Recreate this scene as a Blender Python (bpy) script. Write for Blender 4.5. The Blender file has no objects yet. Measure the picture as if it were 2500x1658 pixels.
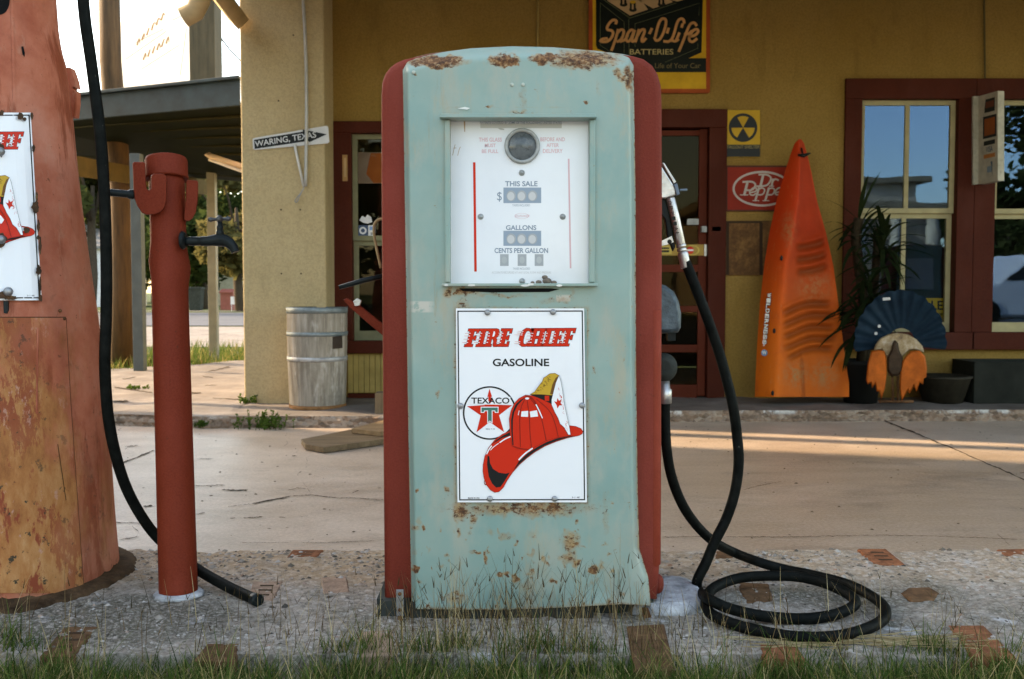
import bpy, math, random
from mathutils import Vector, Matrix
from mathutils import noise as mn
R = math.radians
rnd = random.Random(11)
SC = bpy.context.scene
COL = SC.collection

# ------------------------------------------------------------------ camera
F = 35 / 36 * 2500.0
PITCH = R(2.8)
H = 0.85
cp, sp = math.cos(PITCH), math.sin(PITCH)
cam = bpy.data.cameras.new('camera')
cam.lens = 35; cam.sensor_width = 36; cam.clip_start = 0.05; cam.clip_end = 2000
cam.dof.use_dof = True; cam.dof.focus_distance = 2.3; cam.dof.aperture_fstop = 9
camo = bpy.data.objects.new('camera', cam); COL.objects.link(camo)
camo.location = (0, 0, H); camo.rotation_euler = (R(90) - PITCH, 0, 0)
SC.camera = camo

# ------------------------------------------------------------------ light
SUN_EL, SUN_AZ = R(24), R(16.7)          # azimuth: degrees behind due left
sdir = Vector((-math.cos(SUN_EL) * math.cos(SUN_AZ), math.cos(SUN_EL) * math.sin(SUN_AZ), math.sin(SUN_EL)))
w = bpy.data.worlds.new('World'); SC.world = w; w.use_nodes = True
nt = w.node_tree
sky = nt.nodes.new('ShaderNodeTexSky'); sky.sky_type = 'NISHITA'; sky.sun_disc = False
sky.sun_elevation = SUN_EL
sky.sun_rotation = math.atan2(sdir.x, sdir.y)
sky.dust_density = 1.3; sky.air_density = 1.0; sky.ozone_density = 1.0
nt.links.new(sky.outputs[0], nt.nodes['Background'].inputs[0])
nt.nodes['Background'].inputs[1].default_value = 0.15
sun = bpy.data.lights.new('sun', 'SUN'); sun.energy = 2.05; sun.angle = R(0.8); sun.color = (1.0, 0.84, 0.67)
suno = bpy.data.objects.new('sun', sun); COL.objects.link(suno)
suno.rotation_euler = sdir.to_track_quat('Z', 'Y').to_euler()
vs = SC.view_settings
vs.view_transform = 'Standard'; vs.look = 'None'; vs.gamma = 1; vs.use_curve_mapping = False
vs.exposure = 2.55
vs.use_white_balance = True; vs.white_balance_temperature = 8600; vs.white_balance_tint = 10

# ------------------------------------------------------------------ pixel rays to points
def ray(px, py):
    u, v = (px - 1250) / F, -(py - 829) / F
    return u, cp + v * sp, -sp + v * cp
def P(px, py, D):
    d = ray(px, py); t = D / d[1]
    return Vector((d[0] * t, D, H + d[2] * t))
def Gd(px, py, z=0.0):
    d = ray(px, py); t = (z - H) / d[2]
    return Vector((d[0] * t, d[1] * t, z))
def lerp(a, b, t): return a + (b - a) * t
def pw(pts, x):
    if x <= pts[0][0]: return pts[0][1]
    for (a, b), (c, d) in zip(pts, pts[1:]):
        if x <= c: return lerp(b, d, (x - a) / (c - a))
    return pts[-1][1]
def sstep(a, b, x):
    t = max(0, min(1, (x - a) / (b - a))); return t * t * (3 - 2 * t)
def cr(pts, n=6):
    """Catmull-Rom through points (tuples of any size)"""
    out = []; q = [pts[0]] + list(pts) + [pts[-1]]
    for i in range(1, len(q) - 2):
        p0, p1, p2, p3 = q[i - 1:i + 3]
        for k in range(n):
            t = k / n
            out.append(tuple(0.5 * ((2 * b) + (c - a) * t + (2 * a - 5 * b + 4 * c - d) * t * t + (3 * b - a - 3 * c + d) * t ** 3)
                             for a, b, c, d in zip(p0, p1, p2, p3)))
    out.append(tuple(pts[-1])); return out
def offset_poly(pts, d):
    """offset a 2D polygon outward by d (either winding)"""
    n = len(pts); A = sum(pts[i][0] * pts[(i + 1) % n][1] - pts[(i + 1) % n][0] * pts[i][1] for i in range(n))
    s = 1 if A > 0 else -1; out = []
    for i in range(n):
        a, b, c = Vector(pts[i - 1]), Vector(pts[i]), Vector(pts[(i + 1) % n])
        e1, e2 = (b - a), (c - b)
        if e1.length < 1e-9 or e2.length < 1e-9: out.append(tuple(b)); continue
        e1.normalize(); e2.normalize()
        n1, n2 = Vector((e1.y, -e1.x)) * s, Vector((e2.y, -e2.x)) * s
        m = n1 + n2
        if m.length < 1e-6: m = n1
        m.normalize(); k = min(2.2, 1 / max(.3, m.dot(n1)))
        out.append(tuple(b + m * d * k))
    return out

# ------------------------------------------------------------------ node helper
class NG:
    def __init__(s, name):
        s.m = bpy.data.materials.new(name); s.m.use_nodes = True
        s.nt = s.m.node_tree; s.nt.nodes.clear()
        s._c = {}
    def n(s, t, **k):
        x = s.nt.nodes.new('ShaderNode' + t)
        for a, b in k.items(): setattr(x, a, b)
        return x
    def put(s, sock, v):
        if v is None: return
        if hasattr(v, 'is_output'): s.nt.links.new(v, sock)
        else:
            if sock.type == 'RGBA' and len(v) == 3: v = (*v, 1)
            sock.default_value = v
    def co(s, kind='Object'):
        if kind not in s._c: s._c[kind] = s.n('TexCoord').outputs[kind]
        return s._c[kind]
    def sc(s, x=1, y=1, z=1, vec=None):
        v = s.n('Mapping'); s.put(v.inputs[0], vec or s.co()); v.inputs['Scale'].default_value = (x, y, z); return v.outputs[0]
    def noise(s, scale=5, detail=4, rough=.55, vec=None, dist=0):
        x = s.n('TexNoise'); s.put(x.inputs['Vector'], vec or s.co())
        x.inputs['Scale'].default_value = scale; x.inputs['Detail'].default_value = detail
        x.inputs['Roughness'].default_value = rough; x.inputs['Distortion'].default_value = dist
        return x.outputs[0]
    def vor(s, scale=5, feature='F1', vec=None, out='Distance', rnd=1):
        x = s.n('TexVoronoi', feature=feature); s.put(x.inputs['Vector'], vec or s.co())
        x.inputs['Scale'].default_value = scale; x.inputs['Randomness'].default_value = rnd
        return x.outputs[out]
    def math(s, op, a, b=None, c=None, clamp=False):
        x = s.n('Math', operation=op); x.use_clamp = clamp
        s.put(x.inputs[0], a); s.put(x.inputs[1], b)
        if c is not None: s.put(x.inputs[2], c)
        return x.outputs[0]
    def ss(s, v, a, b, lo=0., hi=1.):
        x = s.n('MapRange', interpolation_type='SMOOTHSTEP'); s.put(x.inputs[0], v)
        for i, q in zip((1, 2, 3, 4), (a, b, lo, hi)): x.inputs[i].default_value = q
        return x.outputs[0]
    def mix(s, f, a, b, mode='MIX'):
        x = s.n('Mix', data_type='RGBA', blend_type=mode)
        s.put(x.inputs[0], f); s.put(x.inputs[6], a); s.put(x.inputs[7], b); return x.outputs[2]
    def ramp(s, f, stops):
        x = s.n('ValToRGB'); s.put(x.inputs[0], f); e = x.color_ramp.elements
        while len(e) < len(stops): e.new(.5)
        for q, (p, c) in zip(e, stops): q.position = p; q.color = (*c, 1) if len(c) == 3 else c
        return x.outputs[0]
    def sep(s, c):
        x = s.n('SeparateColor'); s.put(x.inputs[0], c); return x.outputs[0]
    def attr(s, name):
        x = s.n('Attribute'); x.attribute_name = name; return x.outputs['Fac']
    def bump(s, h, strength=.3, dist=.01, normal=None):
        x = s.n('Bump'); s.put(x.inputs['Height'], h); x.inputs['Strength'].default_value = strength
        x.inputs['Distance'].default_value = dist; s.put(x.inputs['Normal'], normal); return x.outputs[0]
    def out(s, base, rough=.6, metal=0., spec=.5, normal=None, **k):
        b = s.n('BsdfPrincipled'); s.put(b.inputs['Base Color'], base); s.put(b.inputs['Roughness'], rough)
        s.put(b.inputs['Metallic'], metal); s.put(b.inputs['Specular IOR Level'], spec); s.put(b.inputs['Normal'], normal)
        for a, v in k.items(): s.put(b.inputs[a.replace('_', ' ')], v)
        o = s.n('OutputMaterial'); s.nt.links.new(b.outputs[0], o.inputs[0]); return s.m
    def surf(s, sh):
        o = s.n('OutputMaterial'); s.nt.links.new(sh, o.inputs[0]); return s.m

_sm = {}
def simple(name, col, rough=.6, var=.18, scale=6, bump=0., bscale=80, metal=0., spec=.5, dirt=0.):
    if not metal: spec = min(spec, .12)
    if name in _sm: return _sm[name]
    g = NG(name)
    dk = tuple(c * (1 - var) for c in col); lt = tuple(min(1, c * (1 + var)) for c in col)
    c = g.ramp(g.noise(scale, 6, .62), [(.3, dk), (.7, lt)])
    if dirt: c = g.mix(g.math('MULTIPLY', g.ss(g.noise(scale * 3, 6, .7), .5, .75), dirt), c, tuple(x * .35 + .01 for x in col))
    nrm = g.bump(g.noise(bscale, 4, .6), bump, .01) if bump else None
    _sm[name] = g.out(c, rough, metal, spec, nrm); return _sm[name]

# ------------------------------------------------------------------ mesh builder
ORG = {}
class MB:
    def __init__(s): s.v = []; s.f = []; s.m = []; s.s = []; s.at = {}
    def add(s, vs_, fs, mi=0, smooth=False):
        b = len(s.v); s.v += [Vector(v) for v in vs_]
        for f in fs: s.f.append([b + i for i in f]); s.m.append(mi); s.s.append(smooth)
        return b
    def setat(s, name, i, val): s.at.setdefault(name, {})[i] = val
    def poly(s, pts, mi=0): s.add(pts, [list(range(len(pts)))], mi)
    def box(s, lo, hi, mi=0):
        (a, b, c), (d, e, f) = lo, hi
        s.add([(a, b, c), (d, b, c), (d, e, c), (a, e, c), (a, b, f), (d, b, f), (d, e, f), (a, e, f)],
              [(0, 3, 2, 1), (4, 5, 6, 7), (0, 1, 5, 4), (1, 2, 6, 5), (2, 3, 7, 6), (3, 0, 4, 7)], mi)
    def prism(s, pts, vec, mi=0, mi2=None, smooth=False):
        n = len(pts); vec = Vector(vec); q = [Vector(p) for p in pts]
        b = s.add(q, [list(range(n))], mi)
        s.add([p + vec for p in q], [list(range(n))[::-1]], mi)
        for i in range(n):
            j = (i + 1) % n; s.f.append([b + i, b + n + i, b + n + j, b + j]); s.m.append(mi if mi2 is None else mi2); s.s.append(smooth)
    def loft(s, rings, mi=0, smooth=True, caps=(True, True), closed=True):
        n = len(rings[0]); b = s.add([p for r in rings for p in r], [], mi)
        for i in range(len(rings) - 1):
            for j in range(n if closed else n - 1):
                k = (j + 1) % n
                s.f.append([b + i * n + j, b + i * n + k, b + (i + 1) * n + k, b + (i + 1) * n + j]); s.m.append(mi); s.s.append(smooth)
        if caps[0]: s.f.append([b + j for j in range(n)][::-1]); s.m.append(mi); s.s.append(False)
        if caps[1]: s.f.append([b + (len(rings) - 1) * n + j for j in range(n)]); s.m.append(mi); s.s.append(False)
    def tube(s, path, r, n=12, mi=0, caps=(True, True), flat=None):
        p = [Vector(q) for q in path]; rr = r if isinstance(r, (list, tuple)) else [r] * len(p)
        rings = []; up = None
        for i in range(len(p)):
            t = (p[min(i + 1, len(p) - 1)] - p[max(i - 1, 0)]).normalized()
            if up is None:
                up = Vector((0, 0, 1)) if abs(t.z) < .9 else Vector((0, -1, 0))
            up = (up - t * up.dot(t)).normalized(); sd = t.cross(up)
            k = flat or 1
            rings.append([p[i] + (up * math.cos(a) * k + sd * math.sin(a)) * rr[i] for a in [2 * math.pi * j / n for j in range(n)]])
        s.loft(rings, mi, True, caps)
    def lathe(s, c, prof, n=32, mi=0, caps=(True, True), axis=None, fn=None):
        """prof: (r, h) along axis (default z)"""
        c = Vector(c); ax = Vector(axis).normalized() if axis else Vector((0, 0, 1))
        u = Vector((1, 0, 0)) if abs(ax.x) < .8 else Vector((0, 1, 0))
        u = (u - ax * u.dot(ax)).normalized(); v = ax.cross(u)
        rings = []
        for r, h in prof:
            rings.append([c + ax * h + (u * math.cos(a) + v * math.sin(a)) * (r + (fn(a, h) if fn else 0)) for a in [2 * math.pi * j / n for j in range(n)]])
        s.loft(rings, mi, True, caps)
    def ball(s, c, r, mi=0, n=12, m=8, sq=(1, 1, 1)):
        c = Vector(c)
        rings = [[c + Vector((math.cos(2 * math.pi * j / n) * math.sin(t) * sq[0], math.sin(2 * math.pi * j / n) * math.sin(t) * sq[1], -math.cos(t) * sq[2])) * r for j in range(n)]
                 for t in [math.pi * (i + .05) / (m + .1) for i in range(m + 1)]]
        s.loft(rings, mi, True)
    def grid(s, nu, nv, fn, mi=0, smooth=True, skip=None, at=None):
        b = s.add([fn(i / nu, j / nv) for j in range(nv + 1) for i in range(nu + 1)], [], mi)
        if at:
            for j in range(nv + 1):
                for i in range(nu + 1):
                    for k, val in at(i / nu, j / nv).items(): s.setat(k, b + j * (nu + 1) + i, val)
        for j in range(nv):
            for i in range(nu):
                if skip and skip((i + .5) / nu, (j + .5) / nv): continue
                a = b + j * (nu + 1) + i
                s.f.append([a, a + 1, a + nu + 2, a + nu + 1]); s.m.append(mi); s.s.append(smooth)
    # ---- flat printing: mp(x, y, k) maps drawing coordinates and layer k to a point
    def fill(s, mp, pts, k=1, mi=0): s.poly([mp(x, y, k) for x, y in pts], mi)
    def rect(s, mp, x0, y0, x1, y1, k=1, mi=0): s.fill(mp, [(x0, y0), (x1, y0), (x1, y1), (x0, y1)], k, mi)
    def disc(s, mp, x, y, r, k=1, mi=0, n=40, ry=None):
        s.fill(mp, [(x + r * math.cos(2 * math.pi * i / n), y + (ry or r) * math.sin(2 * math.pi * i / n)) for i in range(n)], k, mi)
    def ring(s, mp, x, y, r0, r1, k=1, mi=0, n=64, q=1.0, a0=0, a1=360):
        pt = lambda r, i: mp(x + r * math.cos(R(a0 + (a1 - a0) * i / n)), y + q * r * math.sin(R(a0 + (a1 - a0) * i / n)), k)
        b = s.add([pt(r, i) for i in range(n + 1) for r in (r0, r1)], [], mi)
        for i in range(n): s.f.append([b + 2 * i, b + 2 * i + 1, b + 2 * i + 3, b + 2 * i + 2]); s.m.append(mi); s.s.append(False)
    def stroke(s, mp, pts, wd, k=1, mi=0, sm=5, ends=True):
        p = [Vector(q) for q in (cr(pts, sm) if sm > 1 and len(pts) > 2 else pts)]
        ws = wd if isinstance(wd, (list, tuple)) else (wd, wd)
        L, Rr = [], []
        for i in range(len(p)):
            t = (p[min(i + 1, len(p) - 1)] - p[max(i - 1, 0)])
            if t.length < 1e-9: t = Vector((1, 0))
            t.normalize(); nrm = Vector((-t.y, t.x)); h = lerp(ws[0], ws[1], i / max(1, len(p) - 1)) / 2
            q = p[i]
            if ends and i == 0: q = q - t * h * .6
            if ends and i == len(p) - 1: q = q + t * h * .6
            L.append(mp(*(q + nrm * h), k)); Rr.append(mp(*(q - nrm * h), k))
        b = s.add([x for pr in zip(L, Rr) for x in pr], [], mi)
        for i in range(len(p) - 1): s.f.append([b + 2 * i, b + 2 * i + 1, b + 2 * i + 3, b + 2 * i + 2]); s.m.append(mi); s.s.append(False)
    def text(s, mp, body, x0, y0, x1, y1, k=1, mi=0, bold=0., quad=None):
        vs_, fs = glyphs(body, bold)
        xs = [v[0] for v in vs_]; ys = [v[1] for v in vs_]
        ax, bx, ay, by = min(xs), max(xs), min(ys), max(ys)
        q = quad or [(x0, y0), (x1, y0), (x1, y1), (x0, y1)]
        pts = []
        for x, y in vs_:
            u, v = (x - ax) / (bx - ax), (by - y) / max(1e-6, by - ay)
            X = lerp(lerp(q[0][0], q[1][0], u), lerp(q[3][0], q[2][0], u), v)
            Y = lerp(lerp(q[0][1], q[1][1], u), lerp(q[3][1], q[2][1], u), v)
            pts.append(mp(X, Y, k))
        s.add(pts, fs, mi)
    def build(s, name, mats, parent=None, bevel=0., loc=None, segs=2):
        mats = mats if isinstance(mats, (list, tuple)) else [mats]
        if parent is not None: o0 = ORG[parent.name]
        elif loc is not None: o0 = Vector(loc)
        else:
            xs = [v.x for v in s.v]; ys = [v.y for v in s.v]
            o0 = Vector(((min(xs) + max(xs)) / 2, (min(ys) + max(ys)) / 2, min(v.z for v in s.v)))
        me = bpy.data.meshes.new(name)
        me.from_pydata([v - o0 for v in s.v], [], s.f)
        for m in mats: me.materials.append(m)
        me.polygons.foreach_set('material_index', s.m); me.polygons.foreach_set('use_smooth', s.s)
        for k, d in s.at.items():
            a = me.attributes.new(k, 'FLOAT', 'POINT'); buf = [0.] * len(s.v)
            for i, val in d.items(): buf[i] = val
            a.data.foreach_set('value', buf)
        me.update()
        o = bpy.data.objects.new(name, me); COL.objects.link(o); ORG[o.name] = o0
        if parent is not None: o.parent = parent
        else: o.location = o0
        if bevel:
            b = o.modifiers.new('bevel', 'BEVEL'); b.width = bevel; b.segments = segs; b.limit_method = 'ANGLE'; b.angle_limit = R(40)
        return o
_gl = {}
def glyphs(body, bold=0.):
    if (body, bold) in _gl: return _gl[(body, bold)]
    cu = bpy.data.curves.new('t', 'FONT'); cu.body = body; cu.offset = bold; cu.resolution_u = 4
    o = bpy.data.objects.new('t', cu); COL.objects.link(o)
    bpy.context.view_layer.update()
    me = bpy.data.meshes.new_from_object(o.evaluated_get(bpy.context.evaluated_depsgraph_get()))
    r = ([(v.co.x, v.co.y) for v in me.vertices], [list(p.vertices) for p in me.polygons])
    bpy.data.objects.remove(o); bpy.data.curves.remove(cu); bpy.data.meshes.remove(me)
    _gl[(body, bold)] = r; return r

def thing(name, label, cat, loc, group=None):
    o = bpy.data.objects.new(name, None); COL.objects.link(o); o.location = loc; o.empty_display_size = .1
    ORG[o.name] = Vector(loc); return tag(o, label, cat, group)
def tag(o, label, cat, group=None, kind=None):
    o['label'] = label; o['category'] = cat
    if group: o['group'] = group
    if kind: o['kind'] = kind
    return o
def struct(o): o['kind'] = 'structure'; return o
def copy_tree(o, parent=None):
    c = o.copy(); COL.objects.link(c)
    if parent is not None: c.parent = parent
    for ch in list(o.children): copy_tree(ch, c)
    return c
def plane(D, tf=lambda x, y: (x, y), step=.0004): return lambda x, y, k=0: P(*tf(x, y), D - k * step)
def zt(ox, oy, sc): return lambda x, y: (ox + x / sc, oy + y / sc)
def pbox(mb, x0, y0, x1, y1, D0, D1, mi=0):
    """box whose front face covers the pixel rectangle at depth D0, running back to D1"""
    a = P((x0 + x1) / 2, y0, D0).z; b = P((x0 + x1) / 2, y1, D0).z; ym = (y0 + y1) / 2
    mb.box((P(x0, ym, D0).x, D0, b), (P(x1, ym, D0).x, D1, a), mi)

# ------------------------------------------------------------------ materials
def m_concrete():
    g = NG('concrete_drive')
    big = g.noise(.55, 5, .6); mid = g.noise(3.2, 9, .72, g.sc(.8, 1.2, 1)); fine = g.noise(140, 3, .7)
    c = g.ramp(g.math('ADD', g.math('MULTIPLY', big, .55), g.math('MULTIPLY', mid, .45)), [(.36, (.36, .255, .18)), (.5, (.58, .445, .345)), (.62, (.72, .58, .47))])
    st = g.ss(g.noise(1.1, 6, .7, g.sc(.45, 1.5, 1), 1.2), .52, .72)
    px_ = g.n('SeparateXYZ'); g.put(px_.inputs[0], g.co())
    lane = g.math('MULTIPLY', g.ss(px_.outputs[0], .2, 1.0), g.ss(px_.outputs[1], 5.6, 4.9))  # brown stains, with the right side's shading painted into the colour too
    c = g.mix(g.math('MULTIPLY', st, .5), c, (.21, .15, .095))
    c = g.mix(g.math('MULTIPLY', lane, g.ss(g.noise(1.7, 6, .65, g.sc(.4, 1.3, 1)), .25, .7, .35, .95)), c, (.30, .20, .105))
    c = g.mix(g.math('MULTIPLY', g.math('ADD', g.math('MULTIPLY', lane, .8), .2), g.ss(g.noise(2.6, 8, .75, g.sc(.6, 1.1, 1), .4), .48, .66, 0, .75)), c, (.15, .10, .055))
    c = g.mix(g.ss(g.noise(6, 8, .75, g.sc(.8, 1.2, 1)), .53, .68, 0, .5), c, (.27, .20, .14))
    c = g.mix(g.ss(g.noise(11, 8, .75, g.sc(.8, 1.2, 1)), .57, .68, 0, .4), c, (.66, .56, .5))
    c = g.mix(g.math('MULTIPLY', g.ss(g.noise(23, 6, .75), .60, .70), .5), c, (.13, .095, .065))
    c = g.mix(.35, c, g.ramp(g.noise(75, 5, .75), [(.34, (.16, .12, .09)), (.66, (.68, .57, .48))]))
    r = g.math('ADD', g.math('MULTIPLY', g.noise(2.2, 5, .6), .3), .22)
    b = g.bump(g.math('ADD', g.math('MULTIPLY', fine, .25), g.math('MULTIPLY', g.noise(9, 8, .7), .75)), .4, .014)
    return g.out(c, r, 0, .5, b)
def m_porch():
    g = NG('porch_concrete')
    c = g.ramp(g.noise(2.5, 8, .65), [(.3, (.10, .078, .065)), (.55, (.175, .148, .13)), (.72, (.25, .215, .195))])
    c = g.mix(g.ss(g.noise(14, 6, .7), .6, .72, 0, .5), c, (.12, .1, .07))
    b = g.bump(g.noise(30, 8, .7), .4, .02)
    return g.out(c, .8, 0, .4, b)
def m_curb():
    g = NG('curb_rubble')
    v = g.vor(28, 'F1', g.sc(1, 1, 1.5)); col = g.vor(28, 'F1', g.sc(1, 1, 1.5), 'Color')
    c = g.mix(.5, g.ramp(g.noise(18, 6, .7), [(.3, (.1, .075, .05)), (.5, (.3, .2, .14)), (.7, (.42, .33, .26))]), g.ramp(g.sep(col), [(.1, (.1, .07, .05)), (.5, (.32, .2, .13)), (.9, (.45, .36, .28))]))
    wht = g.math('MULTIPLY', g.ss(g.noise(5, 6, .75, g.sc(1, 1, .3)), .5, .6), g.attr('paint'))
    c = g.mix(wht, c, (.72, .7, .66))
    b = g.bump(g.math('SUBTRACT', g.noise(25, 6, .7), v), .8, .03)
    return g.out(c, .9, 0, .3, b)
def m_island():
    g = NG('island_aggregate')
    v = g.vor(75); vc = g.ramp(g.sep(g.vor(75, 'F1', None, 'Color')), [(.0, (.10, .085, .07)), (.35, (.25, .21, .17)), (.7, (.45, .41, .36)), (.97, (.62, .58, .54))]); v2 = g.vor(170)
    pat = g.ss(g.math('ADD', g.noise(3.2, 6, .65), g.math('MULTIPLY', g.attr('dark_patch'), .3)), .42, .68)
    light = g.mix(.35, g.ramp(g.noise(60, 4, .7), [(.3, (.19, .145, .105)), (.7, (.62, .52, .43))]), vc)
    dark = g.ramp(g.noise(90, 4, .7), [(.3, (.05, .044, .03)), (.5, (.165, .145, .11)), (.72, (.50, .45, .39))])
    c = g.mix(pat, light, dark)
    c = g.mix(g.math('MULTIPLY', g.ss(g.noise(5, 5, .7), .58, .72), .7), c, (.66, .65, .66))
    c = g.mix(g.math('MULTIPLY', g.attr('sand'), g.ss(g.noise(13, 4, .6), .3, .6, .45, .9)), c, g.mix(.3, (.50, .33, .18), vc))
    c = g.mix(g.ss(g.vor(75, 'DISTANCE_TO_EDGE'), .0, .0035, .85, 0), c, (.04, .035, .03))
    c = g.mix(g.ss(g.noise(38, 6, .75), .56, .66, 0, .7), c, (.055, .05, .04))
    h = g.math('ADD', g.math('MULTIPLY', g.ss(v, 0, .012), .8), g.math('MULTIPLY', g.noise(55, 5, .7), .8))
    return g.out(c, .88, 0, .3, g.bump(h, 1.0, .014))
def m_stucco(name, a, b, dirt):
    g = NG(name)
    c = g.ramp(g.noise(1.6, 6, .6), [(.3, a), (.7, b)])
    c = g.mix(g.math('MULTIPLY', g.ss(g.noise(6, 7, .7, g.sc(1, 1, .35)), .52, .78), dirt), c, tuple(x * .55 for x in a))
    c = g.mix(g.ss(g.noise(75, 4, .7), .42, .62, 0, .32), c, tuple(x * .62 for x in a))
    c = g.mix(g.ss(g.noise(3.5, 7, .7, g.sc(1, 1, .22)), .54, .7, 0, .4), c, tuple(x * .6 for x in a))
    b_ = g.bump(g.noise(80, 5, .7), .7, .012); b_ = g.bump(g.noise(9, 4, .6), .25, .02, b_)
    return g.out(c, .9, 0, .04, b_)
def m_teal():
    g = NG('teal_pump_paint')
    n1 = g.noise(4.5, 5, .6); n2 = g.noise(11, 6, .65, g.sc(1, 1, .45))
    c = g.ramp(n1, [(.3, (.165, .295, .270)), (.5, (.215, .325, .290)), (.7, (.265, .345, .300))])
    c = g.mix(g.ss(n2, .46, .68, 0, .75), c, (.33, .345, .285))
    c = g.mix(g.ss(g.noise(16, 7, .7, g.sc(1, 1, .3)), .55, .7, 0, .5), c, (.36, .31, .21))
    c = g.mix(g.math('MULTIPLY', g.attr('chip'), g.ss(g.noise(45, 5, .65), .4, .5)), c, (.46, .44, .38))
    rn = g.math('ADD', g.attr('rust'), g.math('MULTIPLY', g.math('SUBTRACT', g.noise(75, 8, .8, g.sc(1, 1, 1.6)), .5), 2.6))
    rs = g.math('ADD', g.attr('rust'), g.math('MULTIPLY', g.math('SUBTRACT', g.noise(26, 6, .7, g.sc(1, 1, .5)), .5), 1.0))
    c = g.mix(g.ss(rs, .2, .85, 0, .85), c, g.ramp(g.noise(50, 6, .75), [(.35, (.27, .105, .02)), (.6, (.37, .22, .075))]))
    c = g.mix(g.ss(rn, .55, .72), c, g.ramp(g.noise(90, 5, .7), [(.38, (.05, .022, .012)), (.5, (.13, .055, .022)), (.6, (.26, .13, .055)), (.72, (.44, .34, .21))]))
    run = g.math('MULTIPLY', g.ss(g.noise(24, 6, .75, g.sc(1, 1, .10)), .60, .72), g.ss(g.noise(3, 3, .6), .42, .6))
    c = g.mix(g.math('MULTIPLY', run, .55), c, (.30, .17, .06))
    sp_ = g.ss(g.noise(42, 5, .8), .66, .71)
    c = g.mix(g.math('MULTIPLY', sp_, .7), c, (.22, .11, .04))
    h = g.math('SUBTRACT', g.math('MULTIPLY', g.noise(7, 3, .5), .5), g.ss(rn, .62, .78, 0, .25))
    return g.out(c, g.ss(rn, .6, .8, .42, .9), 0, .45, g.bump(h, .35, .012))
def m_red(name, base, dark):
    g = NG(name)
    c = g.ramp(g.noise(5, 6, .65, g.sc(1, 1, .5)), [(.3, dark), (.7, base)])
    c = g.mix(.10, c, g.ramp(g.noise(260, 2, .6), [(.3, (.05, 0, 0)), (.7, (.42, .10, .05))]))
    c = g.mix(g.ss(g.noise(2.6, 6, .65, g.sc(1, 1, .5)), .45, .7, 0, .55), c, tuple(min(1, x * 1.25 + .012) for x in base))
    c = g.mix(g.ss(g.noise(30, 6, .78), .64, .70, 0, .7), c, (.07, .022, .01))
    c = g.mix(g.ss(g.noise(22, 6, .75, g.sc(1, 1, .12)), .62, .72, 0, .4), c, dark)
    return g.out(c, g.math('ADD', g.math('MULTIPLY', g.noise(12, 4, .6), .25), .5), 0, .12, g.bump(g.noise(160, 3, .6), .25, .004))
def m_salmon():
    g = NG('weathered_salmon_paint')
    n = g.noise(5, 8, .68); st = g.noise(9, 7, .7, g.sc(1, 1, .22)); oc = g.attr('ochre')
    c = g.ramp(n, [(.3, (.30, .066, .032)), (.5, (.43, .128, .072)), (.7, (.52, .205, .135))])
    c = g.mix(g.ss(st, .51, .60, 0, .75), c, (.20, .036, .012))
    c = g.mix(g.ss(g.noise(3.2, 5, .6), .5, .68, 0, .6), c, (.46, .19, .12))
    c = g.mix(g.ss(g.noise(20, 6, .75, g.sc(1, 1, .4)), .58, .68, 0, .35), c, (.44, .24, .16))
    o = g.math('ADD', oc, g.math('MULTIPLY', g.math('SUBTRACT', g.noise(6, 8, .72, g.sc(1, 1, .5)), .5), 1.9))
    och = g.ramp(g.noise(9, 8, .74, g.sc(1, 1, .45)), [(.32, (.19, .06, .018)), (.48, (.36, .14, .046)), (.6, (.45, .215, .085)), (.72, (.52, .32, .18))])
    c = g.mix(g.ss(o, .25, .8), c, och)
    c = g.mix(g.math('MULTIPLY', g.ss(g.noise(8, 8, .75, g.sc(1, 1, .35)), .52, .56, 0, .95), oc), c, (.24, .05, .022))
    c = g.mix(g.math('MULTIPLY', g.ss(g.noise(17, 8, .78, g.sc(1, 1, .5)), .59, .63, 0, .8), oc), c, (.46, .25, .19))
    c = g.mix(g.math('MULTIPLY', g.ss(g.noise(26, 5, .7), .60, .645), oc), c, (.05, .038, .022))
    c = g.mix(g.ss(g.noise(60, 4, .7), .66, .7, 0, .7), c, (.13, .045, .02))
    return g.out(c, .62, 0, .2, g.bump(g.math('ADD', g.noise(40, 6, .7), g.math('MULTIPLY', n, 1.2)), .22, .006))
def m_barrel():
    g = NG('weathered_barrel_wood')
    st = g.noise(26, 6, .7, g.sc(1, 1, .08)); n = g.noise(7, 6, .7)
    c = g.ramp(st, [(.28, (.12, .095, .072)), (.5, (.30, .26, .21)), (.72, (.48, .43, .37))])
    c = g.mix(g.ss(n, .48, .7, 0, .6), c, (.2, .165, .12))
    c = g.mix(g.ss(g.noise(5, 5, .7, g.sc(1, 1, .3)), .56, .66, 0, .5), c, (.62, .58, .53))
    return g.out(c, .85, 0, .3, g.bump(st, .6, .01))
def m_wood(name, a, b, sx=1, sy=1, sz=.1, sc_=20):
    g = NG(name); st = g.noise(sc_, 6, .7, g.sc(sx, sy, sz))
    c = g.ramp(st, [(.3, a), (.7, b)])
    return g.out(c, .8, 0, .3, g.bump(st, .5, .01))
def m_rubber():
    g = NG('black_rubber')
    c = g.ramp(g.noise(30, 5, .7), [(.35, (.002, .003, .0025)), (.75, (.010, .011, .0095))])
    c = g.mix(g.ss(g.noise(70, 2, .6), .74, .78, 0, .5), c, (.2, .19, .15))
    return g.out(c, g.math('ADD', g.math('MULTIPLY', g.noise(14, 4), .25), .45), 0, .06, g.bump(g.noise(150, 3), .2, .003))
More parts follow.
